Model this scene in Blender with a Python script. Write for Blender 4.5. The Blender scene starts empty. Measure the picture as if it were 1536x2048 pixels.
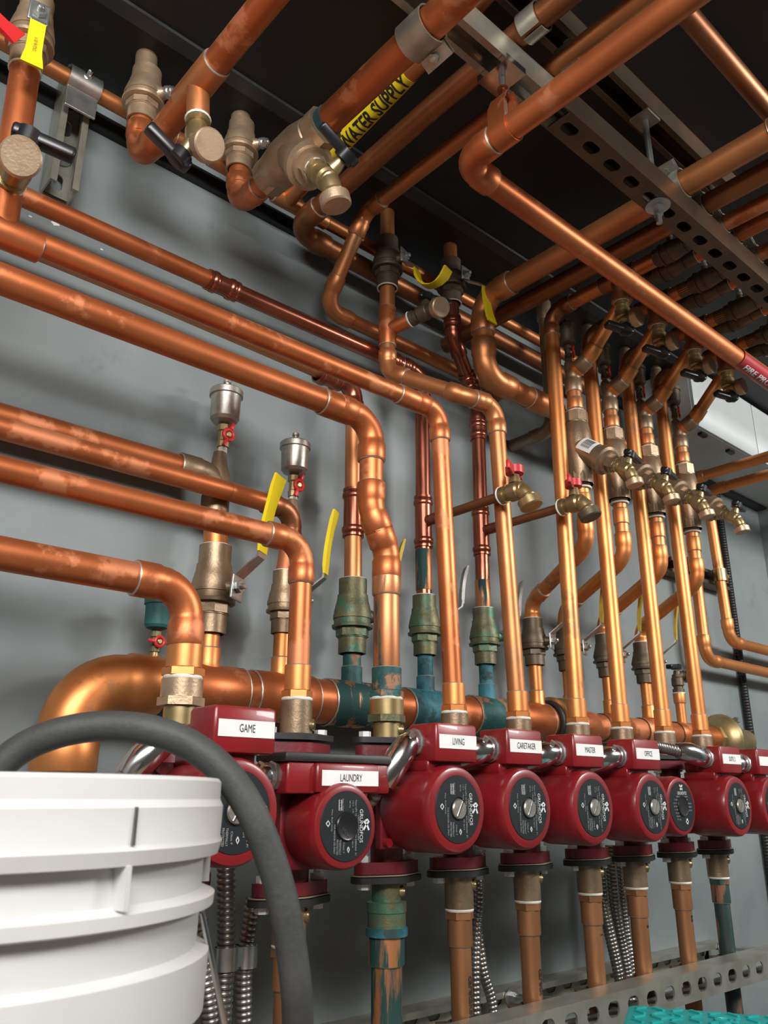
import bpy, bmesh, math, random
from mathutils import Vector, Matrix
random.seed(7)
V = Vector
S = bpy.context.scene
C = S.collection

# ------------------------------------------------------------------ camera
FPX, W, H = 1640.0, 1536, 2048
YAW, PITCH, ROLL = math.radians(41.7), math.radians(19.2), math.radians(0.05)
CAM = V((0, -1.08, 1.35))
_f = V((math.sin(YAW)*math.cos(PITCH), math.cos(YAW)*math.cos(PITCH), math.sin(PITCH)))
_r0 = V((math.cos(YAW), -math.sin(YAW), 0)); _u0 = _r0.cross(_f)
_r = math.cos(ROLL)*_r0 + math.sin(ROLL)*_u0; _u = -math.sin(ROLL)*_r0 + math.cos(ROLL)*_u0
cd = bpy.data.cameras.new('camera'); cam = bpy.data.objects.new('camera', cd); C.objects.link(cam)
cam.matrix_world = Matrix(((_r.x, _u.x, -_f.x, CAM.x), (_r.y, _u.y, -_f.y, CAM.y), (_r.z, _u.z, -_f.z, CAM.z), (0, 0, 0, 1)))
cd.sensor_fit = 'VERTICAL'; cd.sensor_height = 24.0; cd.lens = FPX/H*24.0
cd.clip_start = 0.02
cd.dof.use_dof = True; cd.dof.focus_distance = 1.15; cd.dof.aperture_fstop = 11
S.camera = cam

# ------------------------------------------------------------------ world, lamps, exposure
wd = bpy.data.worlds.new('world'); S.world = wd; wd.use_nodes = True
wd.node_tree.nodes['Background'].inputs[0].default_value = (0.9, 0.95, 1, 1)
wd.node_tree.nodes['Background'].inputs[1].default_value = 0.2
def lamp(name, loc, target, sx, sy, power, col=(1, 0.96, 0.9)):
    l = bpy.data.lights.new(name, 'AREA'); l.shape = 'RECTANGLE'; l.size = sx; l.size_y = sy
    l.energy = power; l.color = col
    o = bpy.data.objects.new(name, l); C.objects.link(o); o.location = loc
    o.rotation_euler = (V(target)-V(loc)).to_track_quat('-Z', 'Y').to_euler()
    return o
lamp('ceiling_lamp_near', (-0.42, -1.62, 2.34), (0.40, 0.0, 1.95), 1.4, 0.60, 68, (1, 0.985, 0.96))
lamp('ceiling_lamp_far', (2.15, -1.75, 2.33), (2.3, 0.0, 1.55), 0.8, 0.30, 42, (1, 0.985, 0.96))
S.view_settings.view_transform = 'Standard'; S.view_settings.look = 'None'
S.view_settings.exposure = 0.08; S.view_settings.gamma = 1.0; S.view_settings.use_curve_mapping = False

# ------------------------------------------------------------------ pixel -> place (the photograph read as a survey)
def ray(px, py): return _r*((px-768)/FPX) - _u*((py-1024)/FPX) + _f
def at(px, py, Y): d = ray(px, py); return CAM + d*((Y-CAM.y)/d.y)
def atX(px, py, X): d = ray(px, py); return CAM + d*((X-CAM.x)/d.x)
def atZ(px, py, Z): d = ray(px, py); return CAM + d*((Z-CAM.z)/d.z)

# ------------------------------------------------------------------ materials
M = {}
def mat(name, c1, c2=None, metal=0.0, rough=0.5, scale=8.0, lo=0.4, hi=0.62, detail=4, bump=0.0, bscale=60.0, rough2=None, c3=None, s3=5.0, t3=(0.58, 0.64), stretch=None, spec=0.5, coat=0.0):
    m = bpy.data.materials.new(name); m.use_nodes = True; nt = m.node_tree; N = nt.nodes; L = nt.links
    b = N['Principled BSDF']
    b.inputs['Metallic'].default_value = metal; b.inputs['Roughness'].default_value = rough
    b.inputs['Specular IOR Level'].default_value = spec; b.inputs['Coat Weight'].default_value = coat
    b.inputs['Base Color'].default_value = (*c1, 1)
    if c2 or bump:
        tc = N.new('ShaderNodeTexCoord'); src = tc.outputs['Object']
        oi = N.new('ShaderNodeObjectInfo'); add = N.new('ShaderNodeVectorMath'); add.operation = 'ADD'
        mul = N.new('ShaderNodeVectorMath'); mul.operation = 'SCALE'; mul.inputs['Scale'].default_value = 0
        L.new(src, add.inputs[0])
        cmb = N.new('ShaderNodeCombineXYZ'); ml = N.new('ShaderNodeMath'); ml.operation = 'MULTIPLY'; ml.inputs[1].default_value = 37.0
        L.new(oi.outputs['Random'], ml.inputs[0])
        for i in range(3): L.new(ml.outputs[0], cmb.inputs[i])
        L.new(cmb.outputs[0], add.inputs[1]); src = add.outputs[0]
        if stretch:
            mp = N.new('ShaderNodeMapping'); mp.inputs['Scale'].default_value = stretch; L.new(src, mp.inputs[0]); ssrc = mp.outputs[0]
        else: ssrc = src
    if c2:
        n = N.new('ShaderNodeTexNoise'); n.inputs['Scale'].default_value = scale; n.inputs['Detail'].default_value = detail; n.inputs['Roughness'].default_value = 0.6
        L.new(ssrc, n.inputs['Vector'])
        r = N.new('ShaderNodeValToRGB'); r.color_ramp.elements[0].position = lo; r.color_ramp.elements[1].position = hi
        r.color_ramp.elements[0].color = (*c1, 1); r.color_ramp.elements[1].color = (*c2, 1)
        L.new(n.outputs['Fac'], r.inputs[0]); col = r.outputs[0]
        if c3:
            n3 = N.new('ShaderNodeTexNoise'); n3.inputs['Scale'].default_value = s3; n3.inputs['Detail'].default_value = 6; n3.inputs['Roughness'].default_value = 0.65
            L.new(ssrc, n3.inputs['Vector'])
            r3 = N.new('ShaderNodeValToRGB'); r3.color_ramp.elements[0].position = t3[0]; r3.color_ramp.elements[1].position = t3[1]
            L.new(n3.outputs['Fac'], r3.inputs[0])
            mx = N.new('ShaderNodeMix'); mx.data_type = 'RGBA'
            L.new(r3.outputs[0], mx.inputs['Factor']); L.new(col, mx.inputs['A']); mx.inputs['B'].default_value = (*c3, 1)
            col = mx.outputs['Result']
            if rough2 is not None:
                rr = N.new('ShaderNodeMapRange'); rr.inputs['To Min'].default_value = rough; rr.inputs['To Max'].default_value = rough2
                L.new(r3.outputs[0], rr.inputs[0]); L.new(rr.outputs[0], b.inputs['Roughness'])
        L.new(col, b.inputs['Base Color'])
    if bump:
        nb = N.new('ShaderNodeTexNoise'); nb.inputs['Scale'].default_value = bscale; nb.inputs['Detail'].default_value = 3
        L.new(src, nb.inputs['Vector'])
        bp = N.new('ShaderNodeBump'); bp.inputs['Strength'].default_value = bump; bp.inputs['Distance'].default_value = 0.002
        L.new(nb.outputs['Fac'], bp.inputs['Height']); L.new(bp.outputs[0], b.inputs['Normal'])
    M[name] = m; return m
mat('copper', (0.60, 0.185, 0.068), (0.47, 0.135, 0.046), 0.78, 0.42, 7, c3=(0.64, 0.245, 0.115), s3=11, t3=(0.555, 0.60), rough2=0.56)
mat('copper_tan', (0.58, 0.235, 0.092), (0.48, 0.18, 0.068), 0.76, 0.42, 6, c3=(0.42, 0.20, 0.09), s3=7, t3=(0.60, 0.68))
mat('copper_bright', (0.76, 0.30, 0.10), (0.64, 0.235, 0.075), 0.8, 0.41, 6, c3=(0.45, 0.19, 0.08), s3=5, t3=(0.63, 0.66))
mat('copper_brown', (0.36, 0.145, 0.06), (0.28, 0.105, 0.045), 0.8, 0.42, 6, c3=(0.46, 0.2, 0.09), s3=6, t3=(0.6, 0.7))
mat('copper_red', (0.42, 0.14, 0.085), (0.30, 0.095, 0.06), 0.9, 0.26, 9)
mat('copper_drip', (0.62, 0.26, 0.11), (0.48, 0.19, 0.08), 0.75, 0.42, 9, c3=(0.035, 0.085, 0.08), s3=11, t3=(0.46, 0.52), rough2=0.7, stretch=(2.2, 2.2, 0.25))
mat('patina', (0.012, 0.06, 0.055), (0.025, 0.13, 0.125), 0.15, 0.6, 22, c3=(0.30, 0.14, 0.07), s3=14, t3=(0.56, 0.60), bump=0.3, bscale=150)
mat('patina_dark', (0.022, 0.035, 0.032), (0.02, 0.07, 0.062), 0.2, 0.55, 20, c3=(0.22, 0.09, 0.045), s3=12, t3=(0.56, 0.6), stretch=(2, 2, 0.4))
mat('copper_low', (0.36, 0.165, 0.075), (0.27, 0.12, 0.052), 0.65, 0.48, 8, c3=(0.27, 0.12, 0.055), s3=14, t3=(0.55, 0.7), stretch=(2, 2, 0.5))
mat('nut_zinc', (0.72, 0.72, 0.70), (0.6, 0.6, 0.58), 0.2, 0.4, 60)
mat('faint_ink', (0.30, 0.31, 0.31), None, 0, 0.6)
mat('patina_blue', (0.010, 0.07, 0.09), (0.04, 0.20, 0.25), 0.1, 0.65, 18, c3=(0.02, 0.05, 0.05), s3=20, t3=(0.54, 0.6), bump=0.4, bscale=160)
mat('bronze', (0.33, 0.235, 0.15), (0.25, 0.175, 0.11), 0.7, 0.42, 30, bump=0.15, bscale=300)
mat('bronze_pink', (0.52, 0.385, 0.255), (0.41, 0.29, 0.19), 0.7, 0.42, 25, bump=0.15, bscale=300)
mat('bronze_dark', (0.15, 0.115, 0.075), (0.105, 0.08, 0.055), 0.6, 0.5, 25, bump=0.15, bscale=300)
mat('bronze_green', (0.16, 0.15, 0.075), (0.10, 0.10, 0.055), 0.5, 0.5, 40, c3=(0.07, 0.17, 0.11), s3=22, t3=(0.5, 0.58), bump=0.3, bscale=200)
mat('brass', (0.44, 0.34, 0.17), (0.34, 0.255, 0.12), 0.8, 0.34, 30)
mat('solder', (0.50, 0.50, 0.46), (0.34, 0.32, 0.27), 0.75, 0.42, 60)
mat('tape', (0.78, 0.78, 0.74), (0.6, 0.58, 0.5), 0, 0.7, 40)
mat('steel', (0.55, 0.56, 0.55), (0.42, 0.43, 0.42), 0.9, 0.32, 40)
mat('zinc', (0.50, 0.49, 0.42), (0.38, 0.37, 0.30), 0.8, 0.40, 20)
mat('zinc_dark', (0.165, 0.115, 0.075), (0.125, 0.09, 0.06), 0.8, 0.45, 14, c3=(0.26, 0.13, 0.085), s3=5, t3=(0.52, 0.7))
mat('chrome', (0.62, 0.63, 0.64), None, 1.0, 0.18)
mat('conduit_metal', (0.30, 0.285, 0.26), (0.21, 0.20, 0.185), 0.85, 0.34, 30)
mat('nickel', (0.50, 0.47, 0.42), (0.40, 0.37, 0.33), 0.85, 0.36, 80, bump=0.1, bscale=500)
mat('red_paint', (0.225, 0.010, 0.014), (0.17, 0.008, 0.011), 0.0, 0.34, 12, spec=0.5, coat=0.15)
mat('red_cast', (0.16, 0.009, 0.016), (0.11, 0.007, 0.012), 0.0, 0.45, 18, bump=0.15, bscale=200)
mat('red_plastic', (0.52, 0.02, 0.022), None, 0, 0.38)
mat('black_plastic', (0.012, 0.012, 0.014), None, 0, 0.3)
mat('black_dirty', (0.02, 0.02, 0.02), (0.05, 0.048, 0.044), 0, 0.5, 15, lo=0.5, hi=0.75)
mat('gasket', (0.014, 0.014, 0.015), None, 0, 0.55)
mat('cork', (0.30, 0.24, 0.14), None, 0, 0.8)
mat('plate_black', (0.010, 0.013, 0.015), None, 0, 0.55, spec=0.3)
mat('white_ink', (0.62, 0.63, 0.62), None, 0, 0.6)
mat('sticker', (0.78, 0.78, 0.76), (0.70, 0.70, 0.68), 0, 0.45, 20)
mat('ink', (0.012, 0.012, 0.012), None, 0, 0.6)
mat('yellow_grip', (0.80, 0.62, 0.012), (0.72, 0.54, 0.01), 0, 0.4, 12)
mat('yellow_dirty', (0.55, 0.40, 0.02), (0.42, 0.30, 0.02), 0, 0.5, 20)
mat('yellow_tape', (0.85, 0.66, 0.015), None, 0, 0.35)
mat('red_tape', (0.33, 0.012, 0.018), None, 0, 0.4)
mat('wall_paint', (0.220, 0.250, 0.252), (0.178, 0.205, 0.208), 0, 0.46, 3.5, c3=(0.135, 0.168, 0.168), s3=9, t3=(0.58, 0.74), bump=0.06, bscale=40)
mat('ceiling_black', (0.008, 0.008, 0.0085), (0.013, 0.013, 0.013), 0, 0.55, 6, bump=0.1, bscale=60)
mat('trim_black', (0.012, 0.012, 0.012), None, 0, 0.5)
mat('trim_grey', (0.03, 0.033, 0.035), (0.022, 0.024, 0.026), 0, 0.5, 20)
mat('panel_grey', (0.58, 0.62, 0.62), (0.53, 0.57, 0.57), 0, 0.4, 4)
mat('room_paint', (0.42, 0.43, 0.42), (0.38, 0.39, 0.38), 0, 0.6, 4)
mat('floor_concrete', (0.24, 0.235, 0.225), (0.18, 0.175, 0.17), 0, 0.7, 6, bump=0.1)
mat('bucket_white', (0.62, 0.62, 0.61), (0.57, 0.57, 0.55), 0, 0.38, 5, c3=(0.60, 0.56, 0.48), s3=14, t3=(0.66, 0.78))
mat('stain_yellow', (0.62, 0.58, 0.38), None, 0, 0.5)
mat('hose_rubber', (0.035, 0.037, 0.036), (0.06, 0.062, 0.06), 0, 0.62, 25, lo=0.35, hi=0.75, bump=0.25, bscale=220)
mat('teal_plastic', (0.015, 0.36, 0.34), (0.012, 0.30, 0.29), 0, 0.42, 20, c3=(0.30, 0.5, 0.45), s3=40, t3=(0.66, 0.76))
mat('wood', (0.28, 0.19, 0.11), (0.2, 0.13, 0.075), 0, 0.6, 5, stretch=(1, 8, 1))
mat('wire_black', (0.01, 0.01, 0.01), None, 0, 0.45)

# ------------------------------------------------------------------ mesh builder
ORI = {}
def frame(d, ref=None):
    z = V(d).normalized()
    r = V(ref) if ref is not None else (V((0, 0, 1)) if abs(z.z) < 0.9 else V((0, -1, 0)))
    x = r - z*r.dot(z)
    if x.length < 1e-6: x = z.orthogonal()
    x.normalize(); return x, z.cross(x), z
class MB:
    def __init__(s): s.v = []; s.f = []
    def loft(s, rings, cap=True, close=False):
        b = len(s.v); n = len(rings[0])
        for r in rings: s.v += r
        k = len(rings)
        for i in range(k-1 + (1 if close else 0)):
            for j in range(n):
                a, c = b+i*n, b+((i+1) % k)*n
                s.f.append((a+j, a+(j+1) % n, c+(j+1) % n, c+j))
        if cap and not close:
            s.f.append(tuple(b+j for j in reversed(range(n)))); s.f.append(tuple(b+(k-1)*n+j for j in range(n)))
        return s
    def sweep(s, pts, rads, n=20, cap=True):
        pts = [V(p) for p in pts]
        if not isinstance(rads, (list, tuple)): rads = [rads]*len(pts)
        rings = []; x = None
        for i, p in enumerate(pts):
            t = (pts[min(i+1, len(pts)-1)]-pts[max(i-1, 0)])
            if t.length < 1e-9: t = pts[i]-pts[i-2] if i > 1 else pts[i+2]-pts[i]
            t.normalize()
            if x is None: x = frame(t)[0]
            else:
                x = x - t*x.dot(t)
                x = x.normalized() if x.length > 1e-6 else frame(t)[0]
            y = t.cross(x)
            rings.append([p + (x*math.cos(2*math.pi*k/n) + y*math.sin(2*math.pi*k/n))*rads[i] for k in range(n)])
        return s.loft(rings, cap)
    def lathe(s, o, d, prof, n=24, ref=None, cap=True, ph=0.0):
        x, y, z = frame(d, ref); o = V(o); rings = []
        for t, r in prof:
            r = max(r, 1e-5)
            rings.append([o + z*t + (x*math.cos(2*math.pi*k/n+ph) + y*math.sin(2*math.pi*k/n+ph))*r for k in range(n)])
        return s.loft(rings, cap)
    def cyl(s, a, b, r, n=20): a = V(a); b = V(b); return s.lathe(a, b-a, [(0, r), ((b-a).length, r)], n)
    def torus(s, c, d, R, r, n=24, m=8):
        x, y, z = frame(d); rings = []
        for k in range(n):
            u = x*math.cos(2*math.pi*k/n) + y*math.sin(2*math.pi*k/n)
            rings.append([V(c) + u*(R + r*math.cos(2*math.pi*j/m)) + z*(r*math.sin(2*math.pi*j/m)) for j in range(m)])
        return s.loft(rings, False, True)
    def box(s, c, size, axes=None, bev=0.0):
        x, y, z = axes if axes else (V((1, 0, 0)), V((0, 1, 0)), V((0, 0, 1)))
        a, b, h = size[0]/2, size[1]/2, size[2]/2
        if bev <= 0: poly = [(-a, -b), (a, -b), (a, b), (-a, b)]; return s.prism(poly, c, x, y, z, -h, h)
        q = min(bev, a*.49, b*.49, h*.49)
        poly = []
        for cx, cy, a0 in ((a-q, b-q, 0), (-a+q, b-q, 90), (-a+q, -b+q, 180), (a-q, -b+q, 270)):
            for k in range(4): t = math.radians(a0+k*30); poly.append((cx+q*math.cos(t), cy+q*math.sin(t)))
        rings = []
        for zz, ins in ((-h, q), (-h+q*.3, q*.3), (-h+q, 0), (h-q, 0), (h-q*.3, q*.3), (h, q)):
            rings.append([V(c)+x*(px*(a-ins)/a)+y*(py*(b-ins)/b)+z*zz for px, py in poly])
        return s.loft(rings)
    def prism(s, poly, c, x, y, z, h0, h1):
        c = V(c)
        return s.loft([[c+x*p[0]+y*p[1]+z*h0 for p in poly], [c+x*p[0]+y*p[1]+z*h1 for p in poly]])
    def build(s, name, m, parent=None, ang=35, flat=False):
        me = bpy.data.meshes.new(name)
        o = bpy.data.objects.new(name, me)
        if parent is not None:
            og = ORI[parent.name]; o.parent = parent
        else:
            og = sum((V(v) for v in s.v), V())/len(s.v); og.z = min(v[2] for v in s.v); o.location = og
        C.objects.link(o)
        me.from_pydata([tuple(V(v)-og) for v in s.v], [], s.f); me.update()
        bm = bmesh.new(); bm.from_mesh(me); bmesh.ops.recalc_face_normals(bm, faces=bm.faces); bm.to_mesh(me); bm.free()
        if not flat:
            for p in me.polygons: p.use_smooth = True
            me.set_sharp_from_angle(angle=math.radians(ang))
        me.materials.append(M[m]); ORI[o.name] = og
        return o
def thing(name, label, cat, loc, group=None):
    o = bpy.data.objects.new(name, None); C.objects.link(o); o.location = loc; o.empty_display_size = 0.02
    o['label'] = label; o['category'] = cat
    if group: o['group'] = group
    ORI[o.name] = V(loc); return o
def tag(o, label, cat, group=None, kind=None):
    o['label'] = label; o['category'] = cat
    if group: o['group'] = group
    if kind: o['kind'] = kind
    return o
def struct(o, label=None, cat=None):
    o['kind'] = 'structure'
    if label: o['label'] = label; o['category'] = cat
    return o
def copy_tree(o, off, parent=None):
    c = o.copy(); C.objects.link(c); ORI[c.name] = ORI[o.name]+V(off)
    if parent is None: c.location = o.location + V(off)
    else: c.parent = parent
    for ch in list(o.children): copy_tree(ch, off, c)
    return c

def text(s, name, c, x, y, h, m, parent, wscale=1.0, align='CENTER', bend=None, lift=0.0004, maxw=None):
    """flat lettering: c centre, x reading direction, y up of the letters, h cap height"""
    cu = bpy.data.curves.new('t', 'FONT'); cu.body = s; cu.align_x = align; cu.align_y = 'CENTER'; cu.size = 1.0; cu.resolution_u = 3
    if bend: cu.offset = 0.026
    ob = bpy.data.objects.new('t', cu); me = bpy.data.meshes.new_from_object(ob)
    bpy.data.objects.remove(ob)
    k = h/0.70
    x = V(x).normalized(); y = V(y).normalized(); z = x.cross(y)
    bm = bmesh.new(); bm.from_mesh(me)
    if bend:
        for j in range(-5, 6):
            bmesh.ops.bisect_plane(bm, geom=bm.verts[:]+bm.edges[:]+bm.faces[:], plane_co=(0, j*0.075, 0), plane_no=(0, 1, 0))
    xs = [v.co.x for v in bm.verts]
    if maxw and xs:
        w = (max(xs)-min(xs))*k
        wscale = maxw/w
    og = ORI[parent.name]
    for v in bm.verts:
        px, py = v.co.x*k*wscale, v.co.y*k
        if bend:
            a = py/bend; v.co = V(c) + x*px + y*(math.sin(a)*(bend+lift)) + z*((math.cos(a)-1)*bend + lift*math.cos(a)) - og
        else: v.co = V(c) + x*px + y*py + z*lift - og
    bm.to_mesh(me); bm.free(); me.name = name
    o = bpy.data.objects.new(name, me); C.objects.link(o); o.parent = parent; me.materials.clear(); me.materials.append(M[m]); ORI[o.name] = og
    return o

# ------------------------------------------------------------------ pipes and fittings
def bead(p, d, r, parent, m='solder', th=0.0014):
    MB().torus(p, d, r, th, 22, 6).build('solder_bead', m, parent)
def elbow(node, d1, d2, r, root, m, rb=1.1, sock=1.9, solder=True, name='elbow'):
    th = d1.angle(d2); R = rb*2*r; t = R*math.tan(th/2); Ls = sock*r
    pts = []; rads = []; rf = r*1.065+0.0004; rs = r*1.15+0.0006
    a0 = node-d1*t; ax = d1.cross(d2).normalized(); cen = a0 + ax.cross(d1)*R
    pts += [a0-d1*Ls, a0-d1*Ls*0.98, a0-d1*Ls*0.12, a0-d1*0.0005]; rads += [rs*0.985, rs, rs, rf]
    k = max(4, int(math.degrees(th)/10))
    for i in range(1, k): pts.append(cen + (Matrix.Rotation(th*i/k, 3, ax) @ (a0-cen))); rads.append(rf)
    b0 = node+d2*t
    pts += [b0+d2*0.0005, b0+d2*Ls*0.12, b0+d2*Ls*0.98, b0+d2*Ls]; rads += [rf, rs, rs, rs*0.985]
    e = MB().sweep(pts, rads, 22).build(name, m, root, 50)
    if solder:
        bead(pts[0], d1, r*1.05, e); bead(pts[-1], d2, r*1.05, e)
    return t
def run(label, nodes, r, m='copper', em=None, rb=1.1, sock=1.9, solder=True, group=None, cat='pipe', name='copper_pipe', skip=()):
    nodes = [V(n) for n in nodes]; em = em or m
    root = thing(name, label, cat, min(nodes, key=lambda q: q.z).copy(), group)
    trims = [0.0]*len(nodes)
    for i in range(1, len(nodes)-1):
        d1 = (nodes[i]-nodes[i-1]).normalized(); d2 = (nodes[i+1]-nodes[i]).normalized()
        if d1.angle(d2) < 0.12: continue
        trims[i] = elbow(nodes[i], d1, d2, r, root, em, rb, sock, solder)
    for i in range(len(nodes)-1):
        d = (nodes[i+1]-nodes[i]).normalized()
        MB().cyl(nodes[i]+d*trims[i], nodes[i+1]-d*trims[i+1], r, 22).build('pipe', m, root)
    return root
def sleeve(root, p, d, r, L, m='copper', k=1.13, name='coupling', solder=True, bm='solder'):
    d = V(d).normalized(); p = V(p); R = r*k+0.0004
    e = MB().lathe(p-d*L/2, d, [(0, r), (0, R*0.98), (0.001, R), (L-0.001, R), (L, R*0.98), (L, r)], 22, cap=False).build(name, m, root, 50)
    if solder: bead(p-d*L/2, d, r*1.05, e, bm); bead(p+d*L/2, d, r*1.05, e, bm)
    return e
def press(root, p, d, r, L, m='copper_red', name='press_coupling'):
    d = V(d).normalized(); p = V(p); R = r*1.10+0.0004; B = r*1.28
    q = [(0, r), (0, R*1.08), (0.004, R*1.08), (0.006, R), (0.008, B*0.97), (0.010, B), (0.014, B), (0.016, B*0.97), (0.018, R), (0.024, R*0.99)]
    q = q + [(L-t, rr) for t, rr in reversed(q)]
    return MB().lathe(p-d*L/2, d, q, 24, cap=False).build(name, m, root, 30)
def branch(root, p, d, r, L, m, name='tee_branch', k=1.13):
    d = V(d).normalized(); R = r*k+0.0004
    e = MB().lathe(p, d, [(0, R*1.15), (L*0.25, R), (L-0.001, R), (L, R*0.97)], 20).build(name, m, root, 50)
    bead(V(p)+d*L, d, r*1.05, e); return e
def adapter(root, p, d, r, m='copper', L=0.030):
    """threaded copper adapter: hexagon, then sleeve with bead"""
    d = V(d).normalized(); p = V(p)
    MB().lathe(p, d, [(0, r*1.16), (0.001, r*1.36), (0.009, r*1.36), (0.0105, r*1.2)], 6).build('hexagon_nut', m, root, 20)
    e = MB().lathe(p+d*0.010, d, [(0, r*1.16), (L, r*1.16), (L, r)], 22).build('adapter', m, root, 50)
    bead(p+d*(0.010+L), d, r*1.05, e)

# ------------------------------------------------------------------ valves, vents, taps
def ball_valve(label, o, d, side, r, m='bronze', lever=None, L=0.11, grip='yellow_grip', up=1, bend=0.030, group=None, short=False, lname='valve_lever', tilt=0.0, LL=0.12, hook=False):
    """o = middle of the body, d = flow axis, side = stem direction, lever along d*up"""
    x, y, z = frame(d, side); o = V(o); x = V(x); z = V(z)
    t = thing('ball_valve', label, 'valve', (o-z*L/2 if z.z > 0 else o+z*L/2), group)
    h = L/2; R = r*1.62
    q = -z if z.z < -.5 else z
    MB().lathe(o, q, [(-h, r*1.05), (-h, r*1.22), (-h*.60, r*1.22), (-h*.59, r*1.30), (-h*.34, r*1.32), (-h*.33, R*1.10), (-h*.26, R*1.12), (-h*.24, R), (h*.10, R*1.02), (h*.30, R*.93), (h*.42, r*1.40), (h*.56, r*1.36), (h*.57, r*1.26), (h, r*1.26), (h, r*1.05)], 24, cap=False).build('body', m, t, 25)
    MB().lathe(o, q, [(-h*.56, r*1.1), (-h*.56, r*1.46), (-h*.36, r*1.46), (-h*.36, r*1.1)], 8, ref=x).build('body_octagon', m, t, 20)
    MB().lathe(o, q, [(-h*.10, R*.9), (-h*.09, R*1.06), (h*.02, R*1.06), (h*.03, R*.9)], 24).build('body_band', m, t, 20)
    MB().torus(o+z*h, z, r*1.12, 0.0016).build('solder_bead', 'tape', t)
    st = o + x*R*0.95
    MB().lathe(st, x, [(0, r*.62), (0.004, r*.55), (0.010, r*.42), (0.018, r*.40)], 16).build('stem', m, t, 30)
    hub = st + x*0.012
    lv = z*up
    ax = (lv*math.cos(tilt) + y*math.sin(tilt)).normalized(); ay = x.cross(ax)
    g = None
    if not short:
        # steel lever: plate at the hub, step outwards, flat bar
        w = r*0.50; pts = [hub-ax*r*0.9, hub+ax*r*0.8, hub+ax*(r*0.8+bend*.75)+x*bend, hub+ax*(r*0.8+bend*.75+LL*0.12)+x*bend*1.05]
        lm = MB(); rg = []
        for i, p in enumerate(pts):
            ww = w*(1.35 if i == 0 else 1.25 if i == 1 else 0.95); tt = 0.0016
            nrm = x if i < 2 else (x*0.9-ax*0.2).normalized()
            rg.append([p+ay*ww+nrm*tt, p-ay*ww+nrm*tt, p-ay*ww-nrm*tt, p+ay*ww-nrm*tt])
        lm.loft(rg).build(lname, 'steel', t, 30)
        MB().box(hub-ax*r*.1, (r*1.9, r*1.5, .003), (ax, ay, x), .001).build('lever_hub', 'steel', t, 40)
        g0 = pts[-1]-ax*LL*0.06; gm = MB(); rg = []
        n = 7
        for i in range(n+1):
            f = i/n; ww = w*(1.12 if f < .6 else 1.12+0.55*((f-.6)/.4)**1.5*(1 if f < .97 else .8)); tt = 0.0028 if 0 < i < n else 0.0016
            if hook: p = g0 + ax*(LL*0.7*math.sin(f*2.6)/1.2) + x*(LL*0.42*(1-math.cos(f*2.6)))
            else: p = g0 + ax*(LL*f) + x*(LL*0.05*f*f*3*(1 if up > 0 else 1))
            rg.append([p+ay*ww+x*tt, p-ay*ww+x*tt, p-ay*ww-x*tt, p+ay*ww-x*tt])
        g = gm.loft(rg).build('lever_grip', grip, t, 40)
        t['grip_axis'] = tuple(ax)
    else:
        MB().lathe(hub-x*0.002, x, [(0, r*.55), (0.004, r*.55), (0.008, r*.4), (0.014, r*.4)], 12).build('stem_cap', 'steel', t, 30)
    MB().lathe(hub+x*0.002, x, [(0, r*.5), (0.006, r*.5)], 6).build('lever_nut', 'steel', t, 20)
    MB().lathe(hub+x*0.006, x, [(0, r*.24), (0.007, r*.24), (0.008, r*.16)], 12).build('stem_tip', 'steel', t, 30)
    return t, (g, ax, ay, x)
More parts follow.
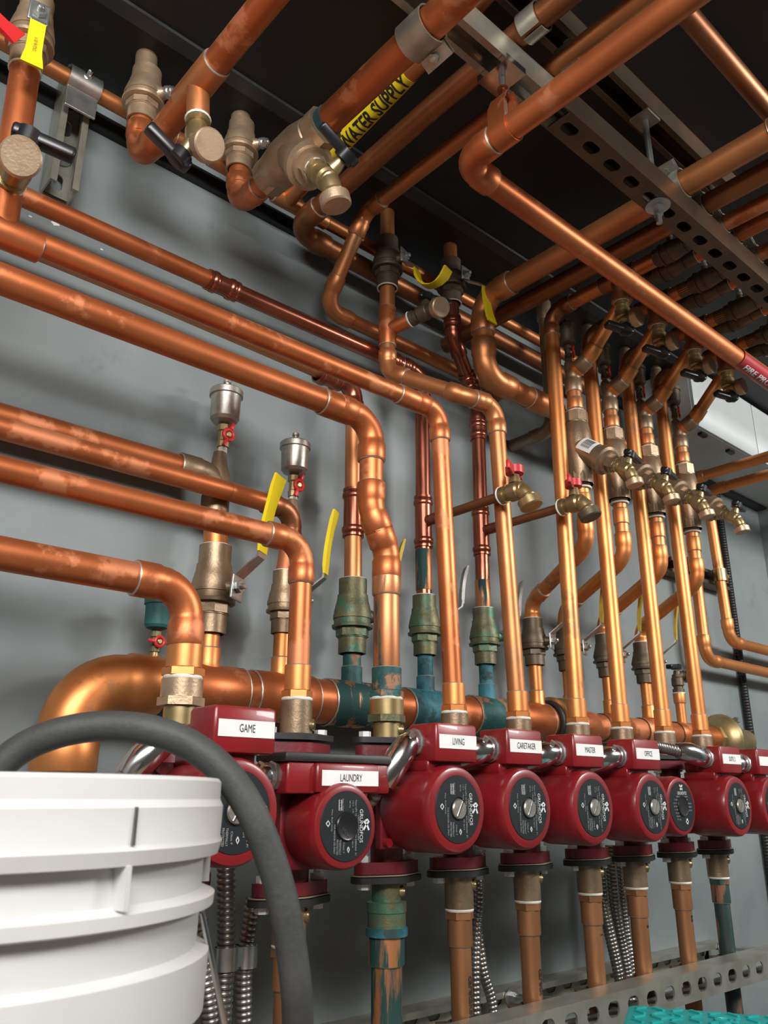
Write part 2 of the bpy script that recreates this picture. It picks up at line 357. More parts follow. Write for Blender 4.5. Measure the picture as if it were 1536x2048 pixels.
def drain(label, o, d, spout, hdl, bar, s=1.0, m='brass', hm='black_plastic', cap='bronze_pink', group=None, capped=True, wing=False, name='drain_tap'):
    """boiler drain: o start, d body axis, spout side outlet direction, hdl stem direction, bar handle direction"""
    d = V(d).normalized(); sp = V(spout).normalized(); h = V(hdl).normalized(); o = V(o)
    t = thing(name, label, 'tap', o, group)
    MB().lathe(o, d, [(0, .0088*s), (0, .0118*s), (.008*s, .0118*s), (.0085*s, .0095*s), (.013*s, .0095*s), (.016*s, .0125*s), (.030*s, .0125*s), (.033*s, .0105*s), (.037*s, .0105*s), (.041*s, .006*s)], 18).build('body', m, t, 30)
    MB().torus(o, d, .0112*s, .0016*s, 18, 6).build('thread_seal', 'tape', t)
    c = o + d*.030*s
    # spout: quarter bend from body axis into the outlet
    pts = [c, c+d*.004*s+sp*.003*s, c+d*.007*s+sp*.008*s, c+d*.007*s+sp*.013*s, c+d*.007*s+sp*.018*s]
    MB().sweep(pts, [.0108*s, .0108*s, .0104*s, .0098*s, .0098*s], 16).build('spout', m, t, 40)
    MB().torus(c+d*.007*s+sp*.0125*s, sp, .0098*s, .0016*s, 18, 6).build('spout_ring', m, t)
    e = c+d*.007*s+sp*.016*s
    if capped: MB().lathe(e, sp, [(0, .0130*s), (.001*s, .0155*s), (.011*s, .0155*s), (.0125*s, .0140*s)], 24).build('outlet_cap', cap, t, 30)
    else:
        MB().lathe(e, sp, [(0, .010*s), (0, .0135*s), (.010*s, .0135*s), (.010*s, .009*s)], 18, cap=False).build('hose_thread', cap, t, 20)
    hb = o + d*.024*s + h*.011*s
    MB().lathe(hb, h, [(0, .0085*s), (.006*s, .0075*s), (.012*s, .006*s)], 14).build('stem', m, t, 30)
    hc = hb + h*.013*s; b = V(bar); b = (b-h*b.dot(h)).normalized(); y = h.cross(b)
    if wing:
        MB().lathe(hc, h, [(0, .012*s), (.010*s, .012*s), (.011*s, .010*s)], 18).build('handle_hub', hm, t, 30)
        w = MB()
        for sg in (1, -1): w.box(hc+b*sg*.022*s+h*(.006+.004*sg)*s, (.026*s, .005*s, .012*s), (b, y, h), .0015*s)
        w.build('handle_wing', hm, t, 40)
    else:
        MB().lathe(hc, h, [(0, .0105*s), (.011*s, .0105*s), (.012*s, .009*s)], 16).build('handle_hub', hm, t, 30)
        MB().box(hc+b*.012*s+h*.007*s, (.050*s, .014*s, .010*s), (b, y, h), .003*s).build('handle_bar', hm, t, 40)
    return t
def air_vent(label, o, s=1.0, m='nickel', sm='brass', hdl=V((0.35, -0.9, 0)), group=None, upright=True, hs=True):
    """automatic air vent on a small shut-off with a red butterfly handle"""
    o = V(o); z = V((0, 0, 1)); t = thing('air_vent', label, 'air vent', o, group)
    MB().lathe(o, z, [(0, .007*s), (.010*s, .007*s)], 14).build('nipple', 'tape' if m == 'nickel' else 'brass', t, 30)
    MB().lathe(o+z*.010*s, z, [(0, .0075*s), (.001*s, .0095*s), (.010*s, .0095*s), (.012*s, .008*s), (.026*s, .008*s), (.028*s, .0105*s), (.037*s, .0105*s), (.038*s, .008*s)], 12).build('shutoff_body', sm, t, 25)
    b = o+z*.050*s
    MB().lathe(b, z, [(0, .009*s), (.004*s, .019*s), (.009*s, .0225*s), (.046*s, .0235*s), (.047*s, .0262*s), (.056*s, .0262*s), (.058*s, .0245*s), (.061*s, .012*s), (.062*s, .003*s)], 28).build('float_chamber', m, t, 30)
    MB().lathe(b+z*.061*s, z, [(0, .0055*s), (.005*s, .0055*s), (.006*s, .004*s), (.010*s, .004*s), (.0105*s, .006*s), (.0145*s, .006*s), (.0155*s, .003*s)], 12).build('bleed_cap', m, t, 30)
    h = V(hdl).normalized(); c = o+z*.028*s+h*.010*s
    MB().torus(c+h*.004*s, h, .0085*s, .0030*s, 20, 8).build('handle_ring', 'red_plastic', t)
    w = MB(); y = z.cross(h)
    a = (z*math.cos(.35)+y*math.sin(.35)) if hs else y
    for sg in (1, -1): w.box(c+h*.004*s+a*sg*.0165*s, (.012*s, .006*s, .006*s), (a, h.cross(a), h), .0015*s)
    w.build('handle_wing', 'red_plastic', t, 40)
    MB().lathe(c-h*.008*s, h, [(0, .005*s), (.014*s, .005*s), (.015*s, .0035*s)], 8).build('handle_screw', 'brass', t, 25)
    return t
def y_strainer(label, o, d, br, r, m='bronze', L=0.13, group=None, tagc=False, bl=0.085):
    o = V(o); d = V(d).normalized(); b = V(br).normalized(); h = L/2
    t = thing('y_strainer', label, 'strainer', o-d*h if d.z > 0 else o, group)
    MB().lathe(o, d, [(-h, r*1.1), (-h, r*1.45), (-h+.016, r*1.45), (-h+.018, r*1.5), (-h*.3, r*1.75), (h*.3, r*1.75), (h-.026, r*1.5), (h-.024, r*1.4), (h, r*1.4), (h, r*1.1)], 24, cap=False).build('body', m, t, 30)
    for e in (-1, 1): MB().lathe(o+d*e*(h-.011), d, [(-.011, r*1.55), (.011, r*1.55)], 8).build('octagon_end', m, t, 20)
    MB().lathe(o, b, [(0, r*1.7), (bl-.024, r*1.62), (bl-.022, r*1.85), (bl-.010, r*1.85), (bl-.008, r*1.5), (bl, r*1.45)], 24).build('strainer_branch', m, t, 25)
    MB().lathe(o+b*bl, b, [(0, r*1.15), (.010, r*1.15), (.011, r*.95), (.016, r*.95)], 6).build('plug_hexagon', m, t, 20)
    if tagc:
        x, y, z = frame(b, (0, -1, 0.4))
    return t, o+b*(bl+.014)

def pipe_clamp(label, c, d, r, up, m='zinc', ears=True, group=None, w=0.032, ear=0.016):
    """two-piece strut clamp round a pipe, bolt through the ears on the 'up' side"""
    c = V(c); x, y, z = frame(d, up); R0 = r*1.08+.001; R1 = R0+.0022
    t = thing('pipe_clamp', label, 'clamp', c-V((0, 0, R1)), group)
    for sg in (1, -1):
        mb = MB(); rings = []
        n = 14
        for i in range(n+1):
            a = math.radians(8+164*i/n); u = x*math.cos(a)+y*math.sin(a)*sg
            rings.append([c+u*R0-z*w/2, c+u*R1-z*w/2, c+u*R1+z*w/2, c+u*R0+z*w/2])
        mb.loft(rings).build('clamp_half', m, t, 30)
        MB().box(c+x*(R0+ear*.55)+y*sg*.0035, (ear+.004, .0022, w), (x, y, z)).build('clamp_ear', m, t, flat=True)
    b = c+x*(R0+ear*.5)
    MB().lathe(b-y*.012, y, [(0, .0055), (.005, .0055)], 6).build('bolt_head', m, t, 20)
    MB().cyl(b-y*.010, b+y*.016, .003, 10).build('bolt_shank', m, t)
    MB().lathe(b+y*.005, y, [(0, .006), (.005, .006)], 6).build('nut', m, t, 20)
    return t
def channel(label, p0, p1, open_dir, m='zinc', wd_=0.0413, ht=0.0413, phase=0.0, group=None, slots=True, name='strut_channel', pitch=0.0508, sl=0.0300, sw=0.0170):
    """slotted C channel from p0 to p1, p0/p1 on the middle of the slotted back, open towards open_dir"""
    p0 = V(p0); p1 = V(p1); z = (p1-p0).normalized(); L = (p1-p0).length
    x = V(open_dir); x = (x-z*x.dot(z)).normalized(); y = z.cross(x); th = .0026; mb = MB(); hw = wd_/2
    # sides and lips
    for sg in (1, -1):
        prof = [(0, hw), (ht, hw), (ht, hw-.0095), (ht-.007, hw-.0095), (ht-.007, hw-.007), (ht-.0026, hw-.007), (ht-.0026, hw-th), (0, hw-th)]
        rings = [[p+x*a+y*(b*sg) for a, b in prof] for p in (p0, p1)]
        mb.loft(rings)
    # back with slots
    hi = hw-th
    if slots:
        k = max(1, int(L/pitch)); n = 16
        for i in range(k):
            c0 = i*pitch+phase; c1 = min(c0+pitch, L); cc = (c0+c1)/2
            hole = []; out = []
            for j in range(n):
                a = 2*math.pi*(j+.5)/n; ca, sa = math.cos(a), math.sin(a)
                hx = (sl/2-sw/2)*(1 if ca > 0 else -1)+sw/2*ca; hy = sw/2*sa
                hole.append((cc+hx, hy))
                fx = (c1-c0)/2/max(abs(ca), 1e-6); fy = hi/max(abs(sa), 1e-6); f = min(fx, fy)
                out.append((cc+ca*f, sa*f))
            # square the corners of the cell
            for q in range(4):
                sx, sy = ((1, 1), (-1, 1), (-1, -1), (1, -1))[q]
                j = min(range(n), key=lambda w_: (out[w_][0]-cc-sx*(c1-c0)/2)**2+(out[w_][1]-sy*hi)**2); out[j] = (cc+sx*(c1-c0)/2, sy*hi)
            b = len(mb.v)
            for hgt in (0, th):
                for a_, b_ in hole+out: mb.v.append(p0+z*a_+y*b_+x*hgt)
            for j in range(n):
                q = (j+1) % n
                mb.f.append((b+j, b+q, b+n+q, b+n+j)); mb.f.append((b+2*n+j, b+3*n+j, b+3*n+q, b+2*n+q)); mb.f.append((b+j, b+2*n+j, b+2*n+q, b+q))
        if L-k*pitch > .002: mb.prism([(0, -hi), (th, -hi), (th, hi), (0, hi)], p0, x, y, z, k*pitch, L)
    else: mb.prism([(0, -hi), (th, -hi), (th, hi), (0, hi)], p0, x, y, z, 0, L)
    o = mb.build(name, m, None, 30, flat=True)
    tag(o, label, 'strut', group); return o
def flex(label, pts, r, m='conduit_metal', pitch=0.0065, group=None, name='flexible_conduit'):
    """corrugated metal hose through pts (smoothed)"""
    P = [V(p) for p in pts]; fine = []
    for i in range(len(P)-1):
        a, b, c, d = P[max(i-1, 0)], P[i], P[i+1], P[min(i+2, len(P)-1)]
        for k in range(12):
            t = k/12; fine.append(0.5*((2*b)+(c-a)*t+(2*a-5*b+4*c-d)*t*t+(3*b-a-3*c+d)*t**3))
    fine.append(P[-1]); acc = [0]
    for i in range(1, len(fine)): acc.append(acc[-1]+(fine[i]-fine[i-1]).length)
    n = int(acc[-1]/(pitch/4)); q = []; rr = []; j = 0
    for i in range(n+1):
        s_ = acc[-1]*i/n
        while j < len(acc)-2 and acc[j+1] < s_: j += 1
        f = (s_-acc[j])/max(acc[j+1]-acc[j], 1e-9); q.append(fine[j].lerp(fine[j+1], min(f, 1))); rr.append(r*(1.0, .97, .84, .97)[i % 4])
    o = MB().sweep(q, rr, 14).build(name, m, None, 60); tag(o, label, 'conduit', group); return o

# ================================================================== the setting
X0, X1, Y0, ZC = -1.0, 2.6, -2.3, 2.43
PR, HP = -0.236, -0.065                       # planes of the pump risers and of the header
def slab(name, lo, hi, m, label, cat):
    c = [(a+b)/2 for a, b in zip(lo, hi)]
    o = MB().box(c, [b-a for a, b in zip(lo, hi)]).build(name, m, None, flat=True); return struct(o, label, cat)
slab('wall_back', (X0-.1, 0, -.05), (X1+.1, .1, ZC), 'wall_paint', 'blue grey painted wall behind the copper pipes', 'wall')
slab('wall_right', (X1, Y0, -.05), (X1+.1, 0, ZC), 'wall_paint', 'grey wall closing the room on the right', 'wall')
slab('wall_left', (X0-.1, Y0, -.05), (X0, 0, ZC), 'room_paint', 'pale wall on the left outside the picture', 'wall')
slab('wall_front', (X0-.1, Y0-.1, -.05), (X1+.1, Y0, ZC), 'room_paint', 'pale wall behind the camera', 'wall')
slab('floor', (X0-.1, Y0-.1, -.1), (X1+.1, .1, -.05), 'floor_concrete', 'grey concrete floor below the pumps', 'floor')
slab('ceiling', (X0-.1, Y0-.1, ZC), (X1+.1, .1, ZC+.1), 'ceiling_black', 'black painted ceiling above the pipes', 'ceiling')
slab('trim_1', (X0, -.012, 2.352), (1.85, 0, 2.381), 'trim_black', 'black strip along the top of the grey wall', 'trim')
slab('trim_2', (X0, -.186, 2.424), (X1, -.160, ZC), 'trim_grey', 'dark grey seam strip running along the black ceiling', 'trim')
wb = bpy.data.objects['wall_back']
for (a, b, w_, h_) in ((110, 446, .016, .010), (60, 433, .006, .003), (203, 499, .006, .003)):
    c = at(a, b, 0); n = 11
    poly = [(w_*.5*math.cos(6.283*k/n)*(.6+.5*random.random()), h_*.5*math.sin(6.283*k/n)*(.6+.5*random.random())) for k in range(n)]
    MB().prism(poly, c, V((1, 0, 0)), V((0, 0, 1)), V((0, -1, 0)), 0, .0006).build('paint_chip', 'sticker', wb, flat=True)
# bulkhead in the far corner
bk = thing('bulkhead', 'pale grey metal bulkhead box in the corner under the ceiling', 'bulkhead', (1.85, -.19, 2.244))
MB().box((2.225, -.095, 2.331), (.75, .186, .174)).build('box_body', 'panel_grey', bk, flat=True)
for a, b in ((1.852, 2.196), (2.200, 2.598)): MB().box(((a+b)/2, -.1925, 2.331), (b-a, .006, .172)).build('front_panel', 'panel_grey', bk, flat=True)
bk['kind'] = 'structure'
for px, py in ((1405, 868), (1460, 902)):
    p = atZ(px, py, 2.243); MB().box(p-V((0, 0, .003)), (.03, .012, .007)).build('panel_clip', 'black_plastic', bk, flat=True)
slab('trim_3', (1.84, -.03, 2.236), (X1, 0, 2.243), 'trim_grey', 'thin dark grey strip where the bulkhead meets the wall', 'trim')  # narrow dark grey slab under the box, along the wall
# grey wall duct strips on the right part of the wall
slab('trim_4', (2.330, -.006, .4), (2.338, 0, 2.236), 'trim_grey', 'vertical seam between the grey wall sheets on the right', 'trim')

# ================================================================== header
HZ = 1.488; HR = .0333; EX_ = V((1, 0, 0))
h = thing('header_pipe', 'thick horizontal copper header pipe running behind the pump risers', 'pipe', (.394, HP, 1.0))
hx = .394
t0 = elbow(V((hx, HP, HZ)), V((0, 0, 1)), V((1, 0, 0)), HR, h, 'copper_bright', 0.95, 1.4)
MB().cyl((hx, HP, .2), (hx, HP, HZ-t0), HR, 30).build('drop_pipe', 'copper_bright', h)
MB().cyl((hx+t0, HP, HZ), (1.36, HP, HZ), HR, 30).build('pipe', 'copper', h)
MB().cyl((1.36, HP, HZ), (1.99, HP, HZ), .027, 30).build('pipe', 'copper', h)
XH = (.577, .700, .836, 1.0, 1.157)
for i, x in enumerate(XH):
    m = ('copper', 'copper', 'copper_drip', 'patina_blue', 'patina')[i]
    sleeve(h, (x, HP, HZ), (1, 0, 0), HR, .105 if i < 4 else .10, m, 1.07, 'tee')
sleeve(h, (.505, HP, HZ), (1, 0, 0), HR, .035, 'patina', 1.085, 'coupling')
sleeve(h, (1.258, HP, HZ), (1, 0, 0), HR, .12, 'copper', 1.06, 'tee')
for x in (1.43, 1.553, 1.70, 1.845): sleeve(h, (x, HP, HZ), (1, 0, 0), .027, .085, 'copper', 1.09, 'tee', bm='bronze_dark')
MB().torus((1.332, HP, HZ), EX_, .038, .005).build('rubber_ring', 'gasket', h)
uc = thing('pipe_coupling', 'brass grooved clamp coupling on the header behind the MASTER and OFFICE risers', 'coupling', (1.36, HP, HZ-.05))
MB().lathe((1.335, HP, HZ), (1, 0, 0), [(0, .034), (0, .049), (.006, .050), (.010, .041), (.030, .041), (.034, .050), (.046, .050), (.048, .045), (.060, .040), (.061, .028)], 30).build('coupling_body', 'brass', uc, 25)
MB().box((1.36, HP-.052, HZ+.02), (.03, .02, .02), bev=.004).build('bolt_lug', 'brass', uc, 40)
bf = thing('brass_flange', 'bell shaped brass flange at the far right end of the header', 'flange', (1.99, HP, HZ-.06))
MB().lathe((1.975, HP, HZ), (1, 0, 0), [(0, .028), (0, .034), (.014, .034), (.016, .030), (.022, .030)], 8).build('hexagon_end', 'brass', bf, 20)
MB().lathe((1.995, HP, HZ), (1, 0, 0), [(0, .030), (.006, .046), (.014, .057), (.024, .060), (.032, .058), (.060, .042), (.085, .030), (.16, .028)], 30).build('bell', 'brass', bf, 30)
for s in (1, -1): MB().lathe((2.05, HP+.03*s, HZ+.045), (1, 0, 0), [(0, .008), (.012, .008), (.012, .005), (.02, .005)], 6).build('bolt', 'steel', bf, 20)

# ---- header risers: stub, valve, then the pipe above
GH = 'ball valves on the header'
def stub(i, x, r, z1, m, what):
    t = run('short copper stub between the header and the %s' % what, [(x, HP, HZ+HR*.8), (x, HP, z1)], r, m, name='pipe_stub')
    branch(t, (x, HP, HZ+HR*.9), (0, 0, 1), r, .028, m); return t
stub(0, XH[0], .0148, 1.566, 'copper_bright', 'large bronze valve with the raised yellow lever')
stub(1, XH[1], .0130, 1.582, 'copper_bright', 'bronze valve behind the LAUNDRY riser')
stub(2, XH[2], .0145, 1.566, 'patina', 'corroded valve left of the LIVING riser')
stub(3, XH[3], .0135, 1.585, 'patina_blue', 'green crusted valve left of the CARETAKER riser')
stub(4, XH[4], .0130, 1.585, 'patina_blue', 'greyish valve left of the MASTER riser')
sd = V((.30, -.95, 0))
v1, g1 = ball_valve('large bronze ball valve with raised yellow lever behind the GAME riser', (XH[0], HP, 1.63), (0, 0, 1), (.42, -.91, 0), .0185, 'bronze', L=.128, group=GH, bend=.034, LL=.118, tilt=.10)
v2, g2 = ball_valve('bronze ball valve with yellow lever behind the LAUNDRY riser', (XH[1], HP, 1.63), (0, 0, 1), (.55, -.83, 0), .0145, 'bronze', L=.096, group=GH, bend=.03, LL=.10)
v3, g3 = ball_valve('dark corroded ball valve on the header left of the LIVING riser', (XH[2], HP, 1.628), (0, 0, 1), (.85, -.5, 0), .0185, 'bronze_green', L=.122, group=GH, bend=.03, LL=.09, grip='yellow_dirty')
v4, g4 = ball_valve('green crusted ball valve on the header left of the CARETAKER riser', (XH[3], HP, 1.635), (0, 0, 1), (.85, -.5, 0), .0165, 'bronze_green', L=.105, group=GH, bend=.03, LL=.07, grip='steel')
v5, g5 = ball_valve('grey brown ball valve on the header left of the MASTER riser', (XH[4], HP, 1.635), (0, 0, 1), (.85, -.5, 0), .0165, 'bronze_green', L=.105, group=GH, bend=.03, LL=.07, grip='steel')
# riser 1 -> brass tee -> left along the wall, air vent on top
r1 = run('copper riser above the large bronze valve ending in a brass tee', [(XH[0], HP, 1.69), (XH[0], -.054, 1.775)], .0175, 'copper_bright')
bt = thing('brass_tee', 'cast brass elbow tee under the upper left air vent', 'tee', (XH[0], HP, 1.77))
elbow(V((XH[0], -.054, 1.806)), V((0, 0, 1)), V((-1, 0, 0)), .0178, bt, 'bronze', .8, 2.0)
MB().lathe((XH[0]+.002, -.054, 1.790), (0, 0, 1), [(0, .0195), (.018, .0185), (.036, .0125), (.056, .0098)], 18).build('vent_boss', 'bronze', bt, 40)
run('copper pipe running left from the brass tee below the upper air vent', [(XH[0]-.05, -.054, 1.806), (X0, -.05, 1.806)], .0170, 'copper')
air_vent('silver air vent with red handle on the brass tee, upper left of the pair', (XH[0]+.006, -.054, 1.845), 1.0, hdl=(.05, -1, 0))
# riser 2 -> elbow left
run('copper riser behind the LAUNDRY riser turning left just below the silver air vent', [(XH[1], HP, 1.678), (XH[1], -.084, 1.772), (.577, -.090, 1.773), (X0, -.102, 1.776)], .0143, 'copper', 'copper_brown')
MB().lathe((XH[1]+.004, -.072, 1.765), (0, 0, 1), [(0, .014), (.014, .012), (.030, .008)], 16).build('vent_boss', 'bronze', [o_ for o_ in C.objects if o_.name.startswith('copper_pipe') and o_.type == 'EMPTY'][-1], 40)
air_vent('silver air vent with red handle right of the upper one, above the LAUNDRY elbow', (XH[1]+.008, -.068, 1.792), .96, hdl=(.05, -1, 0))
a0 = air_vent('small green corroded air vent with red handle on the header behind the GAME riser', (.497, HP, 1.524), .74, m='patina', sm='bronze_green', hdl=(.05, -1, 0), hs=False)
# riser 3 -> press coupling -> left behind the second long pipe
r3 = run('copper riser left of the LIVING riser with a ribbed press coupling', [(XH[2], HP, 1.688), (XH[2]-.004, HP, 2.047), (.45, HP, 2.055), (X0, HP, 2.060)], .0148, 'copper_tan', 'copper_red')
press(r3, (XH[2]-.001, HP, 1.805), (0, 0, 1), .0152, .085)
press(r3, (XH[2]-.06, HP, 2.043), (1, 0, 0), .0152, .05)
# riser 4 -> press tee -> left as the top long pipe
r4 = run('dark red copper riser left of the CARETAKER riser with press tee', [(XH[3], HP, 1.684), (XH[3]+.003, HP, 2.132), (.56, HP, 2.128)], .0140, 'copper_red', 'copper_red')
run('topmost long copper pipe along the wall left of the press coupling', [(.55, HP, 2.128), (X0, HP, 2.122)], .0143, 'copper')
press(r4, (XH[3]+.001, HP, 1.826), (0, 0, 1), .0140, .098, name='press_tee')
press(r4, (.555, HP, 2.128), (1, 0, 0), .0140, .055)
press(r4, (XH[3]-.055, HP, 2.132), (1, 0, 0), .0140, .05)
sleeve(r4, (XH[3], HP, 1.735), (0, 0, 1), .0140, .075, 'copper_drip', 1.03, 'stained_section', False)
# riser 5 -> press tee -> offset to the ceiling valve
h4 = V((1.049, -.108, 0))
r5 = run('dark red copper riser left of the MASTER riser rising through twisted press bends', [(XH[4], HP, 1.684), (XH[4]+.006, HP, 2.118), (h4.x, h4.y, 2.215), (h4.x, h4.y, 2.30)], .0140, 'copper_red', 'copper_red', rb=1.1, sock=1.9, solder=False)
press(r5, (XH[4]+.002, HP, 1.842), (0, 0, 1), .0140, .098, name='press_tee')
press(r5, (XH[4]+.005, HP, 2.06), (0, 0, 1), .0140, .045)
press(r5, (h4.x, h4.y, 2.245), (0, 0, 1), .0140, .03)
dd = (V((h4.x, h4.y, 2.215))-V((XH[4]+.006, HP, 2.118))).normalized(); press(r5, V((XH[4]+.006, HP, 2.118))+dd*.055, dd, .0140, .04)
sleeve(r5, (XH[4], HP, 1.715), (0, 0, 1), .0140, .055, 'copper_drip', 1.03, 'stained_section', False)
# the two thin branches with brass hose taps
for k, (x, z, y1, lab) in enumerate(((XH[3]+.001, 1.826, -.258, 'CARETAKER'), (XH[4]+.002, 1.842, -.262, 'MASTER'))):
    t = run('thin copper branch pipe reaching forward beside the %s riser' % lab, [(x, HP, z), (x-.008, y1, z-.004)], .0082, 'copper_brown')
    press(t, (x, HP-.028, z), (0, 1, 0), .0082, .03, 'copper_red')
    drain('brass hose tap with red wing handle and %s' % ('bright brass cap' if k == 0 else 'dark cap, farther right'), (x-.008, y1, z-.004), (0, -1, 0), (.15, -.35, -1), (0, 0, 1), (.9, .42, 0), 1.25, 'brass', 'red_plastic', 'brass' if k == 0 else 'bronze_dark', wing=True, name='hose_tap', group='hose taps on the thin branches')

# ---- rear assemblies on the right: valve, slanting pipe, strainer with drain, vent, overhead pipe
XB = (1.303, 1.412, 1.553, 1.703); XR = (1.246, 1.372, 1.506, 1.655); YR = -.245
RL = ('first', 'second', 'third', 'fourth'); RZ = 2.272
for i in range(4):
    xb, xr = XB[i], XR[i]; w_ = '%s strainer from the left' % RL[i]; lb_ = RL[i]
    zb = 1.60; r = .0130
    stub(5, xb, r, zb, 'copper_bright', '%s dark valve with yellow lever' % RL[i])
    ball_valve('dark bronze ball valve with yellow lever below the %s' % w_, (xb, HP, 1.642), (0, 0, 1), (.35, -.94, 0), .0160, 'bronze_dark', L=.092, group=GH, bend=.038, LL=.085, grip='yellow_dirty')
    p1 = V((xb, HP, 1.722)); p2 = V((xr, YR, 1.792))
    t = run('copper pipe slanting forward and up into the %s' % w_, [(xb, HP, 1.688), p1, p2, (xr, YR, 1.905)], .0135, 'copper_bright', rb=1.2)
    sleeve(t, (xr, YR, 1.875), (0, 0, 1), .0135, .03, 'copper_bright', 1.12)
    st, e = y_strainer('bronze y strainer with slanting branch, %s of four from the left' % lb_, (xr, YR, 1.985), (0, 0, 1), (.0, -.80, -.60), .0150, 'bronze', .150, 'y strainers at the right', bl=.082)
    if i == 0:
        bx, by, bz = frame((.0, -.80, -.60), (-.75, -.3, .5)); c = V((xr, YR, 1.985))+bz*.032
        rg = []
        for k in range(9):
            a = math.radians(-38+76*k/8); u = bx*math.cos(a)+by*math.sin(a)
            rg.append([c+u*.0262-bz*.018, c+u*.0266-bz*.018, c+u*.0262+bz*.018, c+u*.0258+bz*.018])
        lb = MB().loft(rg).build('barcode_label', 'sticker', st, 60)
        bb = MB()
        for k in range(11): 
            a = math.radians(-22+44*k/10); u = bx*math.cos(a)+by*math.sin(a); vv = bx*-math.sin(a)+by*math.cos(a)
            bb.box(c+u*.0266, (.0006, (.0010, .0005, .0008)[k % 3], .022), (u, vv, bz))
        bb.build('barcode_bars', 'ink', lb, flat=True)
    MB().torus((xr, YR, 1.903), (0, 0, 1), .0165, .0022).build('thread_tape', 'tape', st)
    MB().torus((xr, YR, 2.061), (0, 0, 1), .0172, .0026).build('thread_tape', 'tape', st)
    drain('brass drain tap with black handle on the branch of the %s' % w_, e, (.0, -.80, -.60), (.10, -.15, -1), (.15, -.3, .95), (.85, .2, -.45), 1.0, 'brass', 'black_plastic', 'bronze_pink', 'drain taps on the strainers', capped=(i == 0) or True)
    # above the strainer
    t = run('short copper pipe directly above the %s' % w_, [(xr, YR, 2.060), (xr, YR, 2.118)], .0135, 'copper_tan')
    sleeve(t, (xr, YR, 2.080), (0, 0, 1), .0135, .022, 'copper_tan', 1.14)
    bt = thing('brass_elbow_tee', 'bronze elbow tee with dark air vent above the %s' % w_, 'tee', (xr, YR, 2.115))
    dg = V((0, -1, 1)).normalized(); nd = V((xr, YR, 2.148))
    elbow(nd, V((0, 0, 1)), V((0, -.93, .37)).normalized(), .0140, bt, 'bronze', .8, 1.9)
    MB().lathe(nd, (0, .25, 1), [(0, .013), (.02, .012), (.03, .008)], 16).build('vent_boss', 'bronze', bt, 40)
    air_vent('dark air vent with red handle above the %s' % w_, nd+V((0, .006, .028)), .78, m='bronze_dark', sm='bronze_dark', hdl=(.45, -.9, 0), group='dark air vents at the right')
    q0 = nd+V((0, -.93, .37)).normalized()*.034; q1 = q0+V((0, -.93, .37)).normalized()*.006; 
    q2 = V((xr, q1.y-(RZ-q1.z), RZ))
    run('copper pipe bending up to the overhead pipes above the %s' % w_, [q0, q1, q2, (xr, -.50, RZ)], .0135, 'copper_bright', rb=1.1, group='slanting overhead pipes')
    vy = -.455-.0*i
    ball_valve('dark bronze overhead ball valve in line with the %s' % w_, (xr, -.475, RZ), (0, -1, 0), (0, 0, 1), .0115, 'bronze_dark', L=.105, group='overhead ball valves', short=True)
    run('overhead copper pipe toward the room in line with the %s' % w_, [(xr, -.525, RZ), (xr, Y0, RZ)], .0135, 'copper', group='overhead pipes over the right strut')
# small drain standing on the header at the far right
t = run('short copper stub with coupling at the far right of the header', [(1.845, HP, HZ+.022), (1.845, HP, 1.585)], .0115, 'copper_bright', name='pipe_stub')
sleeve(t, (1.845, HP, 1.574), (0, 0, 1), .0115, .024, 'copper_bright', 1.2)
drain('small bronze drain tap with black handle standing upright on the far right of the header', (1.845, HP, 1.585), (0, 0, 1), (.7, -.7, -.1), (-.12, -.1, 1), (-1, -.1, 0), 1.15, 'bronze_dark', 'black_plastic', 'bronze', capped=False)

# ================================================================== pumps
XP = (.450, .608, .757, .889, 1.034, 1.189, 1.320, 1.463, 1.603)
PN = ('GAME', 'LAUNDRY', 'LIVING', 'CARETAKER', 'MASTER', 'OFFICE', '', 'SUITE 2', '')
PZ = 1.337
def oval(a, ro, ri, n=7):
    pts = []
    # stadium-like two-bolt flange: small end circles joined to a bigger middle circle
    al = math.acos((ri-ro)/a)
    for sgn, cx, rr, b0, b1 in ((1, a, ro, -al, al), (1, 0, ri, al, math.pi-al), (1, -a, ro, math.pi-al, math.pi+al), (1, 0, ri, math.pi+al, 2*math.pi-al)):
        for k in range(n+1):
            t = b0+(b1-b0)*k/n; pts.append((cx+rr*math.cos(t), rr*math.sin(t)))
    out = []
    for p in pts:
        if not out or (abs(p[0]-out[-1][0])+abs(p[1]-out[-1][1])) > 1e-6: out.append(p)
    if abs(out[0][0]-out[-1][0])+abs(out[0][1]-out[-1][1]) < 1e-6: out.pop()
    return out
EX, EY, EZ = V((1, 0, 0)), V((0, 1, 0)), V((0, 0, 1))
